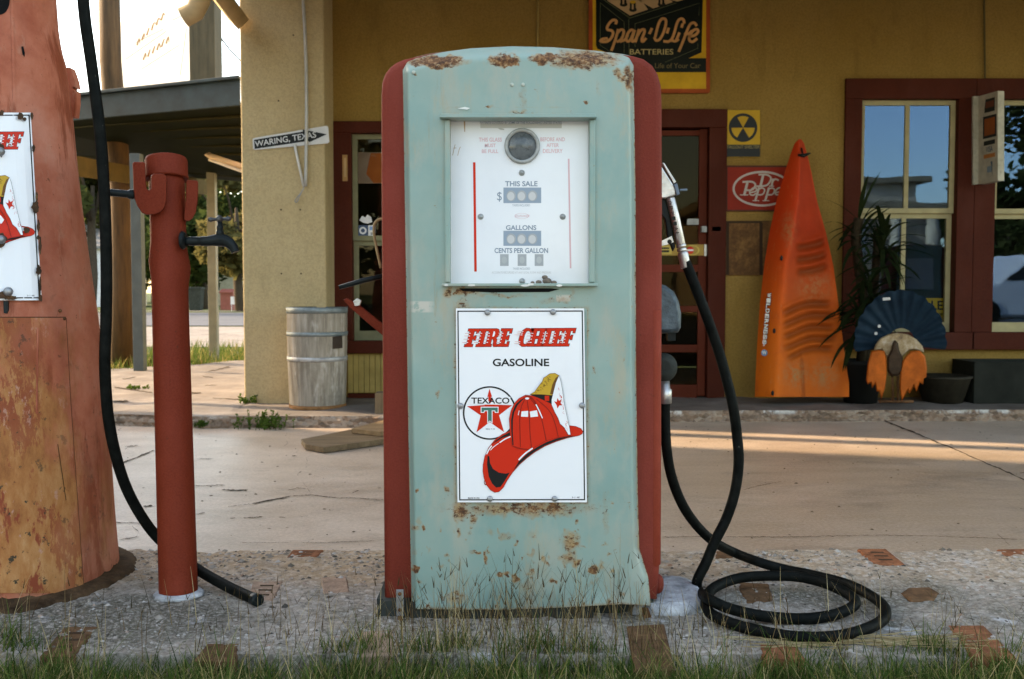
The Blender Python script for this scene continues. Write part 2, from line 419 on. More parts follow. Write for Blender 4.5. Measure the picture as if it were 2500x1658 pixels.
def m_leaf(name, a, b, c_):
    g = NG(name)
    n = g.noise(1.4, 4, .7); n2 = g.noise(17, 3, .8)
    c = g.mix(.5, g.ramp(n, [(.3, a), (.7, b)]), g.ramp(n2, [(.3, a), (.6, b), (.8, c_)]))
    d = g.n('BsdfDiffuse'); g.put(d.inputs[0], c); t = g.n('BsdfTranslucent'); g.put(t.inputs[0], c)
    m = g.n('MixShader'); m.inputs[0].default_value = .4; g.nt.links.new(d.outputs[0], m.inputs[1]); g.nt.links.new(t.outputs[0], m.inputs[2])
    return g.surf(m.outputs[0])
def m_blade(name, stops):
    g = NG(name); c = g.ramp(g.attr('tint'), stops)
    d = g.n('BsdfDiffuse'); g.put(d.inputs[0], c); t = g.n('BsdfTranslucent'); g.put(t.inputs[0], c)
    m = g.n('MixShader'); m.inputs[0].default_value = .35; g.nt.links.new(d.outputs[0], m.inputs[1]); g.nt.links.new(t.outputs[0], m.inputs[2])
    return g.surf(m.outputs[0])
def m_glass(refl=.3, tint=(.8, .8, .74), gc=(.29, .54, 1)):
    g = NG('old_window_glass')
    b = g.bump(g.noise(3.0, 2, .5), .018, .02)
    t = g.n('BsdfTransparent'); g.put(t.inputs[0], tint)
    gl = g.n('BsdfGlossy'); g.put(gl.inputs[0], gc); gl.inputs['Roughness'].default_value = .01; g.put(gl.inputs['Normal'], b)
    m = g.n('MixShader'); m.inputs[0].default_value = refl
    g.nt.links.new(t.outputs[0], m.inputs[1]); g.nt.links.new(gl.outputs[0], m.inputs[2]); return g.surf(m.outputs[0])
def m_dome():
    g = NG('sight_dome'); c = g.ramp(g.noise(60, 6, .75), [(.3, (.05, .06, .065)), (.7, (.13, .145, .15))]); return g.out(c, g.ss(g.noise(30, 5, .7), .35, .65, .12, .5), 0, .5, g.bump(g.noise(40, 4), .15, .004))
def m_ghost():
    g = NG('backlit_white_board')
    c = g.ramp(g.noise(3, 5, .6), [(.3, (.8, .79, .76)), (.7, (.9, .9, .88))])
    d = g.n('BsdfDiffuse'); g.put(d.inputs[0], c); t = g.n('BsdfTranslucent'); g.put(t.inputs[0], (.95, .93, .9))
    m = g.n('MixShader'); m.inputs[0].default_value = .75; g.nt.links.new(d.outputs[0], m.inputs[1]); g.nt.links.new(t.outputs[0], m.inputs[2]); return g.surf(m.outputs[0])
def m_enamel(name, col, rough=.25, wear=0.):
    g = NG(name); c = g.mix(g.ss(g.noise(9, 6, .65), .45, .8, 0, .12), col, tuple(x * .6 for x in col))
    if wear: c = g.mix(g.ss(g.noise(60, 6, .75), .66, .7, 0, wear), c, tuple(x * .3 + .02 for x in col))
    return g.out(c, rough, 0, .45 if min(col) > .4 else .12)

M = dict(
    drive=m_concrete(), porch=m_porch(), curb=m_curb(), island=m_island(),
    stucco=m_stucco('ochre_stucco', (.285, .172, .045), (.36, .225, .072), .4),
    pillar=m_stucco('tan_stucco', (.47, .355, .195), (.55, .43, .25), .3),
    teal=m_teal(), red=m_red('pump_red_paint', (.195, .029, .018), (.145, .020, .012)), post=m_red('post_red_paint', (.185, .024, .009), (.14, .017, .006)),
    trim=m_red('oxblood_trim', (.065, .011, .004), (.042, .007, .0025)), salmon=m_salmon(), barrel=m_barrel(), rubber=m_rubber(),
    cream=simple('cream_sash', (.42, .36, .2), .6, .15, 9, .1), glass=m_glass(.065),
    metal=simple('bare_aluminium', (.55, .53, .5), .38, .25, 20, .15, 90, .85, .5, .4),
    steel=simple('dull_steel', (.3, .31, .32), .5, .3, 18, .1, 90, .8, .5, .3),
    black=simple('black_iron', (.010, .014, .014), .32, .3, 20, .2, 60), darkpaint=simple('dark_base', (.035, .04, .035), .7, .4, 12, .3, 40),
    rustm=simple('rusty_iron', (.14, .065, .03), .85, .45, 25, .5, 70),
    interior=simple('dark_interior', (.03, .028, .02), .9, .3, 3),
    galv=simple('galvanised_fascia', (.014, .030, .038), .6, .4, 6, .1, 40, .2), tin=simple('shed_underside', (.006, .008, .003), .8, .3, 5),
    utility=m_wood('pole_wood', (.04, .024, .012), (.125, .068, .03)), greywood=m_wood('dark_post_wood', (.05, .042, .025), (.11, .09, .055)),
    yellowbeam=simple('yellow_beam', (.09, .06, .018), .85, .2, 6), greypost=simple('grey_post', (.085, .11, .12), .6, .15, 6), creampost=simple('cream_post', (.26, .25, .20), .6, .15, 6),
    lamp=simple('cream_fixture', (.75, .52, .33), .5, .1, 6), white=m_enamel('white_enamel', (.80, .81, .83), .22), ink=m_enamel('black_ink', (.012, .014, .014), .3),
    signred=m_enamel('sign_red', (.62, .028, .012), .25), darkred=m_enamel('dark_red_line', (.28, .015, .008), .3), gold=m_enamel('gold_ink', (.55, .33, .04), .3), brown=m_enamel('brown_ink', (.16, .07, .02), .3),
    green=m_enamel('green_ink', (.05, .17, .13), .3), pink=m_enamel('faded_pink', (.68, .42, .45), .25), slate=m_enamel('slate_ink', (.22, .28, .34), .25), slatebox=m_enamel('slate_box', (.27, .34, .41), .25),
    pale=m_enamel('pale_digit', (.52, .52, .52), .3), dialwhite=m_enamel('dial_white', (.74, .76, .79), .14), smudge=m_enamel('grey_smudge', (.5, .51, .5), .25), smallwin=m_enamel('grey_window', (.36, .38, .39), .25),
    concpatch=simple('white_concrete', (.40, .40, .40), .9, .45, 26, 1.0, 45, 0, .3, .4), brick=simple('island_brick', (.25, .095, .045), .9, .45, 30, .6, 60, 0, .3, .7), brickpink=simple('pink_brick', (.33, .22, .155), .9, .3, 30, .6, 60, 0, .3, .5), brickbrown=simple('brown_brick', (.13, .068, .034), .92, .5, 26, .6, 60, 0, .3, .7),
)
if True:
    g = NG('rust_chip'); c = g.ramp(g.noise(40, 5, .7), [(.3, (.02, .014, .008)), (.6, (.08, .04, .02)), (.75, (.3, .18, .06))]); M['chip'] = g.out(c, .9, 0, .3)

# ================================================================== SETTING
# ground to the horizon
g = NG('lawn_ground')
c = g.ramp(g.noise(.5, 8, .7), [(.3, (.022, .045, .012)), (.55, (.05, .075, .022)), (.75, (.10, .095, .04))])
mb = MB(); mb.grid(40, 40, lambda u, v: Vector((-300 + 600 * u, -200 + 600 * v, -.06 + .0))); struct(mb.build('ground', g.out(c, .95, 0, .2, g.bump(g.noise(6, 8, .8), .8, .1)), loc=(0, 0, 0)))

def pebble0(mb, p, r):
    q = Matrix.Rotation(rnd.uniform(0, 6.28), 3, 'Z') @ Matrix.Diagonal((1, rnd.uniform(.5, 1), rnd.uniform(.3, .6)))
    mb.add([p + q @ Vector(v) * r * rnd.uniform(.8, 1.2) for v in [(1, 0, 0), (.3, .9, 0), (-.8, .6, 0), (-.8, -.6, 0), (.3, -.9, 0), (.1, 0, .9)]], [(0, 1, 5), (1, 2, 5), (2, 3, 5), (3, 4, 5), (4, 0, 5)])
# concrete drive with its cracks and joint
mb = MB()
mb.grid(60, 60, lambda u, v: Vector((-12 + 26 * u, -1.0 + 8.0 * v, 0)), smooth=False)
ck = lambda sc_, ox, oy: (lambda x, y, k=0: Gd(ox + x / sc_, oy + y / sc_, .003))
A = ck(3.92, 560, 1000); B = ck(2.578, 0, 1050); Cc = ck(2.383, 1560, 1000)
def crack(mp, pts, wd, mi=1):
    q = []
    for a, b in zip(pts, pts[1:]):
        n = max(2, int(math.dist(a, b) / 14))
        for i in range(n):
            t = i / n; q.append((lerp(a[0], b[0], t) + rnd.uniform(-3, 3), lerp(a[1], b[1], t) + rnd.uniform(-2.2, 2.2)))
    q.append(pts[-1])
    L = []; 
    for i, (x, y) in enumerate(q):
        h = wd * rnd.uniform(.25, 1.0) / 2 * (1 if 0 < i < len(q) - 1 else .2)
        L.append((mp(x, y - h), mp(x, y + h)))
    b0 = mb.add([p for pr in L for p in pr], [], mi)
    for i in range(len(L) - 1): mb.f.append([b0 + 2 * i, b0 + 2 * i + 1, b0 + 2 * i + 3, b0 + 2 * i + 2]); mb.m.append(mi); mb.s.append(False)
for pts, wd in [([(520, 350), (560, 320), (545, 295)], 5), ([(730, 450), (745, 490), (740, 520), (730, 560)], 8), ([(690, 590), (650, 620), (660, 640)], 7), ([(700, 690), (740, 740), (770, 790), (780, 815)], 4),
                ([(210, 900), (330, 878), (480, 850), (590, 825)], 9), ([(590, 825), (680, 820), (780, 815), (900, 830), (1050, 845), (1200, 845), (1450, 865)], 5), ([(0, 770), (100, 770), (180, 765)], 10),
                ([(-20, 930), (120, 912), (210, 900)], 4), ([(670, 1022), (750, 1018)], 5), ([(700, 1275), (1000, 1268), (1400, 1255)], 4), ([(130, 1035), (330, 1025)], 9), ([(470, 1030), (540, 1030)], 5), ([(360, 1139), (400, 1139)], 9), ([(595, 445), (645, 443)], 7), ([(560, 770), (650, 748), (740, 760)], 4), ([(1170, 800), (1240, 770)], 7), ([(1420, 748), (1450, 748)], 7), ([(0, 1040), (60, 1035)], 6), ([(530, 1128), (570, 1126)], 7), ([(100, 1275), (600, 1270)], 3)]:
    crack(A, pts, wd)
for pts, wd in [([(690, 235), (800, 195), (975, 125)], 9), ([(780, 105), (870, 95)], 4), ([(1395, 375), (1560, 378)], 8), ([(1590, 465), (1700, 440), (1805, 425)], 6), ([(1230, 530), (1290, 518)], 8), ([(750, 690), (860, 672), (870, 640), (830, 600)], 6), ([(720, 580), (900, 585)], 5), ([(1240, 180), (1340, 180)], 4), ([(900, 480), (960, 475)], 10), ([(1220, 350), (1420, 345)], 4)]:
    crack(B, pts, wd)
for pts, wd in [([(500, 740), (900, 740), (1400, 730), (1700, 735), (2240, 755)], 3), ([(600, 470), (700, 440), (830, 418)], 3), ([(140, 740), (400, 738)], 3), ([(2080, 720), (2160, 790)], 3)]:
    crack(Cc, pts, wd)
crack(Cc, [(1380, 45), (1480, 85), (1640, 150), (1800, 215), (1960, 285), (2100, 345), (2260, 415)], 9)
for s_ in (-1, 1): pass
crack(Cc, [(1640, 158), (1800, 224), (1960, 294), (2100, 354), (2260, 425)], 7, 2)
struct(mb.build('drive', [M['drive'], simple('crack_dirt', (.045, .03, .02), .95, .3), simple('joint_edge', (.5, .42, .34), .8, .2)], loc=(0, 0, 0)))

mb = MB()
for i in range(900):
    x = rnd.uniform(-3.2, 3.4); y = 3.0 + 3.2 * (rnd.random() ** .6 if i % 2 else rnd.random())
    pebble0(mb, Vector((x, y, .001)), .002 + .008 * rnd.random() ** 4)
tag(mb.build('grit', simple('grit_brown', (.12, .09, .06), .9, .5, 40), loc=(0, 0, 0)), 'fine grit and debris scattered on the concrete drive', 'grit', kind='stuff')

# raised porch / pavement slab with rough kerb
PZ = .07
def front(x): return pw([(-8, 6.35), (-2.6, 6.3), (-1.9, 6.15), (-.7, 6.2), (.9, 6.45), (7, 6.6)], x) + .03 * mn.noise(Vector((x * 2.3, 0, 0))) + .012 * mn.noise(Vector((x * 11, 3, 0)))
def back(x): return pw([(-8, 9.6), (-4.3, 9.7), (-3.6, 10.3), (-3, 11.2), (-1.9, 11.6), (-1.8, 7.5), (8, 7.5)], x)
mb = MB()
n = 240
mb.grid(n, 16, lambda u, v: Vector((-8 + 15 * u, lerp(front(-8 + 15 * u), back(-8 + 15 * u), v), PZ + (.012 * mn.noise(Vector((u * 60, v * 6, 1))) if v > 0 else 0))), 0, False)
def ktop(x): return front(x)
mb.grid(n * 2, 5, lambda u, v: Vector((-8 + 15 * u, front(-8 + 15 * u) - .03 * (1 - v) + .02 * mn.noise(Vector((u * 90, v * 3, 0))) * (1 if 0 < v < 1 else 0), PZ * v)), 1, False,
        at=lambda u, v: {'paint': sstep(.55, .9, v) * (1 if -8 + 15 * u > .8 else .25)})
A2 = lambda x, y, k=0: Gd(x, y, PZ + .004)
def crack2(pts, wd):
    q = []
    for a, b in zip(pts, pts[1:]):
        m_ = max(2, int(math.dist(a, b) / 6))
        for i in range(m_): q.append((lerp(a[0], b[0], i / m_) + rnd.uniform(-1, 1), lerp(a[1], b[1], i / m_) + rnd.uniform(-.8, .8)))
    q.append(pts[-1]); L = [(A2(x, y - wd * rnd.uniform(.2, .6)), A2(x, y + wd * rnd.uniform(.2, .6))) for x, y in q]
    b0 = mb.add([p for pr in L for p in pr], [], 2)
    for i in range(len(L) - 1): mb.f.append([b0 + 2 * i, b0 + 2 * i + 1, b0 + 2 * i + 3, b0 + 2 * i + 2]); mb.m.append(2); mb.s.append(False)
for pts, wd in [([(275, 980), (312, 978)], 3), ([(280, 945), (370, 958)], 2.5), ([(490, 912), (560, 895)], 3), ([(500, 941), (530, 940)], 2), ([(465, 960), (490, 958)], 3), ([(520, 972), (585, 975)], 2), ([(470, 915), (520, 922)], 1.5), ([(585, 965), (600, 982)], 3), ([(300, 925), (330, 921)], 2)]: crack2(pts, wd)
struct(mb.build('pavement', [M['porch'], M['curb'], simple('crack_dirt', (.045, .03, .02))], loc=(0, 0, 0)))

# pump island
IZ = .10
def ifar(x): return 2.84 + .018 * mn.noise(Vector((x * 5, 0, 4))) + .012 * mn.noise(Vector((x * 19, 0, 4)))
def iz(x, y): return IZ + .006 * mn.noise(Vector((x * 4, y * 4, 0))) + .004 * mn.noise(Vector((x * 19, y * 23, 2))) + .0035 * mn.noise(Vector((x * 55, y * 60, 5)))
mb = MB()
NX, NY = 760, 170
def ip(u, v):
    x = -3.2 + 7.4 * u; y = lerp(2.02 + .03 * mn.noise(Vector((x * 4, 9, 0))), ifar(x), v)
    return Vector((x, y, iz(x, y)))
def iat(u, v):
    p = ip(u, v)
    # darker in front of post and inside the coil, sandy strip along the far edge on the left
    d = max(0, 1 - math.hypot((p.x + .95) / .55, (p.y - 2.25) / .2)) + max(0, 1 - math.hypot((p.x - .62) / .35, (p.y - 2.42) / .16))
    return {'dark_patch': d, 'sand': sstep(2.42, 2.62, p.y + .05 * mn.noise(p * 9)) * (1 if p.x < .3 else .55 + .3 * mn.noise(p * 3))}
mb.grid(NX, NY, ip, 0, True, at=iat)
for yy, sgn in ((1, 1), (0, 0)):
    mb.grid(NX, 2, lambda u, v: Vector((ip(u, yy).x, ip(u, yy).y + (.01 if sgn else -.01) * (1 - v), lerp(-.03, ip(u, yy).z, v))), 0, True)
mb.grid(2, 2, lambda u, v: Vector((-3.2, lerp(2, 2.84, u), lerp(-.03, IZ, v)))); mb.grid(2, 2, lambda u, v: Vector((4.2, lerp(2, 2.84, u), lerp(-.03, IZ, v))))
struct(mb.build('pavement_island', M['island'], loc=(0, 0, 0)))

# loose pebbles on the island
mb = MB()
def pebble(p, r):
    q = Matrix.Rotation(rnd.uniform(0, 6.28), 3, 'Z') @ Matrix.Diagonal((1, rnd.uniform(.6, 1), rnd.uniform(.4, .7)))
    vsx = [(1, 0, 0), (.3, .9, 0), (-.8, .6, 0), (-.8, -.6, 0), (.3, -.9, 0), (.1, 0, .9), (-.1, 0, -.9)]
    b0 = mb.add([p + q @ Vector(v) * r * rnd.uniform(.8, 1.15) for v in vsx], [(0, 1, 5), (1, 2, 5), (2, 3, 5), (3, 4, 5), (4, 0, 5), (1, 0, 6), (2, 1, 6), (3, 2, 6), (4, 3, 6), (0, 4, 6)])
    t = rnd.random()
    for i in range(7): mb.setat('tint', b0 + i, t)
for i in range(13000):
    x = rnd.uniform(-1.6, 1.9); y = rnd.uniform(2.05, 2.83)
    if mn.noise(Vector((x * 3, y * 5, 7))) < -.08 and rnd.random() < .75: continue
    if math.hypot((x - 1.2), (y - 2.6)) < .5 and rnd.random() < .6: continue
    pebble(Vector((x, y, iz(x, y))), (.002 + .0065 * rnd.random() ** 3) * (1.25 if y > 2.5 else .85))
for i in range(420):
    x = rnd.uniform(-1.6, 1.9); y = rnd.choice((rnd.gauss(2.78, .06), rnd.uniform(2.06, 2.8))); y = min(2.85, y)
    if math.hypot(x - .72, (y - 2.42) * 1.6) > .42: pebble(Vector((x, y, iz(min(4, x), min(2.83, y)))), .005 + .009 * rnd.random() ** 2)
g = NG('pebble_stone'); M['pebble'] = g.out(g.ramp(g.attr('tint'), [(0, (.05, .042, .034)), (.3, (.17, .14, .11)), (.6, (.30, .26, .22)), (.9, (.44, .40, .36)), (1, (.28, .15, .09))]), .85, 0, .3)
tag(mb.build('pebbles', M['pebble'], loc=(0, 0, 0)), 'small loose pebbles scattered over the concrete pump island', 'pebbles', kind='stuff')

# street side
def sheet(name, pts, mat, z): 
    m_ = MB(); m_.poly([Vector((x, y, z)) for x, y in pts]); return struct(m_.build(name, mat, loc=(0, 0, z)))
g = NG('gravel_shoulder'); M['gravel'] = g.out(g.mix(.3, g.ramp(g.noise(1.2, 8, .7), [(.35, (.17, .14, .12)), (.65, (.30, .265, .24))]), g.ramp(g.sep(g.vor(9, 'F1', None, 'Color')), [(0, (.12, .1, .085)), (1, (.34, .3, .27))])), .9, 0, .2, g.bump(g.noise(12, 6, .8), .6, .05))
g = NG('asphalt'); M['asphalt'] = g.out(g.ramp(g.noise(.6, 8, .7), [(.3, (.062, .066, .078)), (.7, (.10, .105, .12))]), .8, 0, .3, g.bump(g.noise(60, 4, .8), .3, .02))
sheet('gravel_shoulder', [(-40, 16), (-1.8, 16), (12, 17), (12, 25), (-40, 25)], M['gravel'], -.05)
sheet('road', [(-80, 25.5), (60, 25.5), (60, 41), (-80, 41)], M['asphalt'], -.04)
sheet('kerb_strip', [(-80, 43.5), (60, 43.5), (60, 44.3), (-80, 44.3)], simple('pale_kerb', (.3, .29, .27), .8), -.035)
sheet('front_road', [(-60, -17), (60, -17), (60, -6), (-60, -6)], M['asphalt'], -.05)
sheet('front_gravel', [(-12, -6), (30, -6), (30, -1.2), (-12, -1.2)], M['gravel'], -.045)

# ================================================================== STORE BUILDING
WD, PD = 7.25, 6.90
store = thing('store_building', 'ochre stucco store with dark red window and door frames behind the pumps', 'building', (2, 7.4, PZ))
def X(px, D=WD, py=560): return P(px, py, D).x
def Z(py, D=WD, px=1250): return P(px, py, D).z
x_p0, x_p1 = X(591, PD), X(795, PD)
win_l = (X(814), X(1240), Z(862), Z(297)); door_o = (X(1405), X(1771), PZ, Z(268)); win_r = (X(2057), X(2057) + 2.45, Z(853), Z(193))
mb = MB()
xs = [x_p1 - .1, win_l[0], win_l[1], door_o[0], door_o[1], win_r[0], win_r[1], 8.0]; TOP = 3.35
mb.box((xs[0], WD, PZ - .05), (xs[1], WD + .2, TOP))
for a, o in ((1, win_l), (3, door_o), (5, win_r)):
    mb.box((xs[a], WD, o[3]), (xs[a + 1], WD + .2, TOP))
    if o[2] > PZ + .01: mb.box((xs[a], WD, PZ - .05), (xs[a + 1], WD + .2, o[2]))
    mb.box((xs[a + 1], WD, PZ - .05), (xs[a + 2], WD + .2, TOP))
mb.build('wall', M['stucco'], store)
mb = MB(); mb.box((x_p0, PD, PZ - .05), (x_p1, WD - .003, TOP)); mb.box((x_p0, WD - .003, PZ - .05), (x_p1 - .1, WD + 5, TOP)); mb.build('pillar', M['pillar'], store, bevel=.012)
# nail marks on the pillar
mb = MB()
for px, py in ((686, 512), (733, 512), (687, 668), (735, 668), (716, 86), (680, 246)):
    mb = MB(); p = P(px, py, PD); mb.ball(p, .006, 0, 8, 5, (1, .4, 1)); mb.build('nail', simple('stain_brown', (.05, .03, .02), .9), store)
# interior shell (dark room)
mb = MB()
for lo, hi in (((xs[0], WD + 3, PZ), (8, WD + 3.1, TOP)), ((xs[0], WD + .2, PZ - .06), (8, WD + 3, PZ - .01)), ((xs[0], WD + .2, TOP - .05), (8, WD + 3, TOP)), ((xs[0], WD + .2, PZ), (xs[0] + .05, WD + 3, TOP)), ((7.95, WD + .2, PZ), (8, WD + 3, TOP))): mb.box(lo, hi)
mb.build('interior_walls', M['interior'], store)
# canopy over the drive: soffit slab, rafters, edge beam
mb = MB(); mb.box((x_p0 - .12, 3.2, 3.12), (7.5, WD - .005, 3.24)); can = mb.build('canopy', simple('canopy_boards', (.2, .15, .08), .8), store)
mb = MB()
for i in range(6):
    mb = MB(); mb.box((x_p0 - .02, 3.3 + i * .62, 2.98), (7.4, 3.38 + i * .62, 3.118)); mb.build('rafter', simple('rafter_wood', (.24, .17, .08), .8), can)
mb = MB(); a, b = P(583, 48, 6.85), P(485, -32, 5.9)
dv = (b - a).normalized() * 4.2
mb.tube([a, a + Vector((0, -3.4, 0.33))], .07, 4); mb.build('edge_beam', simple('cream_beam', (.5, .36, .2), .7), can)
mb = MB(); mb.tube([P(500, -40, 6.3), P(487, 5, 6.3), P(476, 28, 6.3), P(448, 43, 6.3)], .062, 14); mb.build('downspout', simple('cream_beam', (.5, .36, .2), .7), can)
# skirting + beadboard below left window
mb = MB(); x = win_l[0] + .1
while x < win_l[1] - .04: mb.box((x, WD - .014, Z(958)), (x + .036, WD - .001, win_l[2] - .003)); x += .04
mb.build('beadboard', simple('beadboard_ochre', (.38, .27, .09), .7, .2, 8), store)
mb = MB(); mb.box((win_l[0] + .1, WD - .03, PZ), (win_l[1], WD - .001, Z(960))); mb.build('skirting', M['trim'], store)

def window(root, x0, x1, z0, z1, jamb, head, sill, cols, zrail, name='window', gm=None, sash_mat=None):
    gm = gm or M['glass']
    """sash window inside a red casing; returns the casing object"""
    mb = MB()
    mb.box((x0, WD - .025, z0 + sill), (x0 + jamb, WD + .1, z1 - head)); mb.box((x1 - jamb, WD - .025, z0 + sill), (x1, WD + .1, z1 - head))
    mb.box((x0, WD - .028, z1 - head), (x1, WD + .1, z1)); mb.box((x0 - .01, WD - .06, z0), (x1 + .01, WD + .1, z0 + sill))
    cs = mb.build(name, M['trim'], root, bevel=.004)
    a, b, c, d = x0 + jamb, x1 - jamb, z0 + sill, z1 - head
    for lo, hi, yo in ((zrail, d, .03), (c, zrail, .06)):
        mb = MB(); t = .036; bt = .07 if lo == c else .036
        mb.box((a, WD + yo, lo), (a + t, WD + yo + .03, hi)); mb.box((b - t, WD + yo, lo), (b, WD + yo + .03, hi))
        mb.box((a + t, WD + yo, hi - t), (b - t, WD + yo + .03, hi)); mb.box((a + t, WD + yo, lo), (b - t, WD + yo + .03, lo + bt))
        for i in range(1, cols):
            xx = lerp(a, b, i / cols); mb.box((xx - .016, WD + yo + .003, lo + bt), (xx + .016, WD + yo + .027, hi - t))
        mb.build('sash', sash_mat or M['cream'], cs)
        mb = MB(); mb.box((a + .01, WD + yo + .012, lo + .01), (b - .01, WD + yo + .016, hi - .01)); mb.build('pane', gm, cs)
    return cs
jm = X(2093) - X(2052)
mull0, mull1 = X(2354), X(2424)
w1 = window(store, win_r[0], mull0 + jm * .45, win_r[2], win_r[3], jm, Z(193) - Z(243), Z(811) - Z(853), 2, Z(520))
w2 = window(store, mull0 + jm * .45 + .002, mull1 + (mull0 - X(2093)) + jm, win_r[2], win_r[3], mull1 - mull0 - jm * .45 - .002, Z(193) - Z(243), Z(811) - Z(853), 2, Z(521))
sm_l = simple('grey_green_sash', (.2, .19, .11), .6, .15, 9)
w3 = window(store, win_l[0], win_l[1], win_l[2], win_l[3], X(860) - X(814), Z(297) - Z(326), Z(832) - Z(862), 2, Z(587), sash_mat=sm_l, gm=m_glass(.012, (.85, .85, .8), (1, .9, .75)))
mb = MB(); mb.box((win_l[0] - .03, WD - .02, Z(880)), (win_l[0] - .002, WD - .001, Z(330))); mb.build('casing_strip', M['cream'], store)
# plaque on the jamb, stickers on the pane
mb = MB(); pbox(mb, 836, 378, 848, 442, WD - .035, WD - .026); pbox(mb, 840, 385, 845, 432, WD - .038, WD - .0351, 1); mb.build('jamb_plaque', [simple('plaque_wood', (.42, .24, .1), .6), simple('plaque_inset', (.55, .38, .2), .6)], w3)
mb = MB(); pl = plane(WD + .041, step=.0006)
mb.fill(pl, [(877, 538), (884, 527), (892, 531), (897, 524), (906, 530), (909, 542), (898, 546), (887, 544)], 0, 0); mb.rect(pl, 875, 550, 898, 577, 0, 1); mb.ring(pl, 886, 563, 5, 9, 1, 0, 24); mb.rect(pl, 899, 550, 916, 577, 0, 0); mb.rect(pl, 902, 553, 914, 562, 1, 2); mb.rect(pl, 905, 567, 912, 574, 1, 3)
mb.build('stickers', [simple('sticker_white', (.7, .7, .72), .4, .05), simple('sticker_navy', (.06, .09, .16), .4, .05), simple('sticker_blue', (.2, .35, .62), .4, .05), simple('sticker_grey', (.3, .3, .3), .4)], w3)
# poster just inside the left window
mb = MB(); pl = plane(WD + .22); mb.rect(pl, 873, 372, 940, 448, 0, 0); mb.fill(pl, [(905, 374), (940, 374), (940, 447), (912, 447), (894, 425)], 1, 1)
tag(mb.build('window_poster', [simple('poster_pink', (.5, .36, .34), .6), simple('poster_orange', (.6, .16, .05), .6)]), 'pink and orange poster hanging inside the narrow left window', 'poster')

# door
door = None
mb = MB(); jd = X(1771) - X(1728)
mb.box((door_o[1] - jd, WD - .03, PZ), (door_o[1], WD + .1, door_o[3] - .13)); mb.box((door_o[0], WD - .03, PZ), (door_o[0] + jd, WD + .1, door_o[3] - .13)); mb.box((door_o[0], WD - .034, door_o[3] - .13), (door_o[1], WD + .1, door_o[3]))
dframe = mb.build('door_frame', M['trim'], store, bevel=.004)
mb = MB(); d0, d1, y0 = door_o[0] + jd + .004, door_o[1] - jd - .004, WD + .02
st = X(1727) - X(1707)
mb.box((d0, y0, PZ + .01), (d0 + st, y0 + .04, door_o[3] - .135)); mb.box((d1 - st, y0, PZ + .01), (d1, y0 + .04, door_o[3] - .135))
for ya, yb in ((317, 330), (646, 664), (747, 762), (842, 861), (940, 974)): mb.box((d0 + st, y0 + .002, Z(yb)), (d1 - st, y0 + .038, Z(ya)))
door = mb.build('door', m_red('door_red', (.10, .017, .006), (.075, .012, .004)), dframe, bevel=.003)
mb = MB(); mb.box((d0 + .01, y0 + .018, PZ + .05), (d1 - .01, y0 + .022, door_o[3] - .15)); mb.build('pane', m_glass(.006, (.5, .5, .4), (1, .85, .6)), dframe)
mb = MB(); pl = plane(y0 - .006)
pbox(mb, 1560, 597, 1718, 624, y0 - .004, y0 - .001, 0); mb.rect(pl, 1570, 600, 1640, 621, 1, 1); mb.rect(pl, 1575, 604, 1634, 608, 2, 2); mb.rect(pl, 1600, 611, 1634, 616, 2, 2); mb.disc(pl, 1684, 611, 10, 2, 3, 24); mb.rect(pl, 1675, 609, 1693, 613, 3, 4); mb.ring(pl, 1690, 611, 14, 18, 2, 1, 32, .7)
for xx in (1719.5,): pbox(mb, xx, 597, xx + 6, 625, y0 - .006, y0 - .0042, 5)
tag(mb.build('push_bar_sign', [simple('push_yellow', (.42, .27, .07), .5), simple('push_gold', (.6, .46, .12), .5), M['ink'], M['signred'], M['white'], M['metal']]), 'yellow painted push bar with red soda emblem across the screen door', 'push bar')
mb = MB()
for nm, q in (('pull_plate', (1678, 534, 1706, 549)), ('hinge', (1713, 552, 1726, 567)), ('latch', (1738, 553, 1760, 565))):
    mb = MB(); pbox(mb, *q, y0 - .05, y0 - .001 if nm != 'latch' else y0 - .03); mb.build(nm, simple('dull_hardware', (.28, .29, .28), .5, .3, 30, 0, 80, .3), dframe, bevel=.002)

# ================================================================== CENTRAL GAS PUMP
DF = 2.24
pump = thing('gas_pump', 'faded teal and dark red vintage gas pump with fire helmet sign, centre', 'gas pump', P(1270, 1515, 2.42) * 1, 'vintage gas pumps')
pump.location.z = IZ; ORG[pump.name] = Vector(pump.location)
# cabinet
ol = [(937, 1468), (934, 1100), (931, 700), (929, 400), (929, 225), (931, 198), (938, 178), (950, 162), (966, 150), (985, 142), (1050, 127), (1150, 114), (1250, 109.5), (1350, 112), (1450, 120), (1545, 133), (1573, 141), (1595, 157), (1609, 180), (1616, 206), (1618, 240), (1619, 500), (1618, 800), (1616, 1100), (1612, 1390), (1606, 1468)]
DC = DF + .045
def ringpts(inset, D):
    return [P(x, y, D) for x, y in offset_poly(ol, -inset / .00094)] if False else [Vector((p.x, D, p.z)) for p in [P(x, y, DC) for x, y in offset_poly(ol, -inset / .00094)]]
mb = MB(); mb.loft([ringpts(i, DC + d) for i, d in ((.016, 0), (.007, .003), (.002, .008), (0, .018), (0, .36), (.006, .372), (.02, .378))], 0, True, (True, True))
mb.build('cabinet', M['red'], pump)
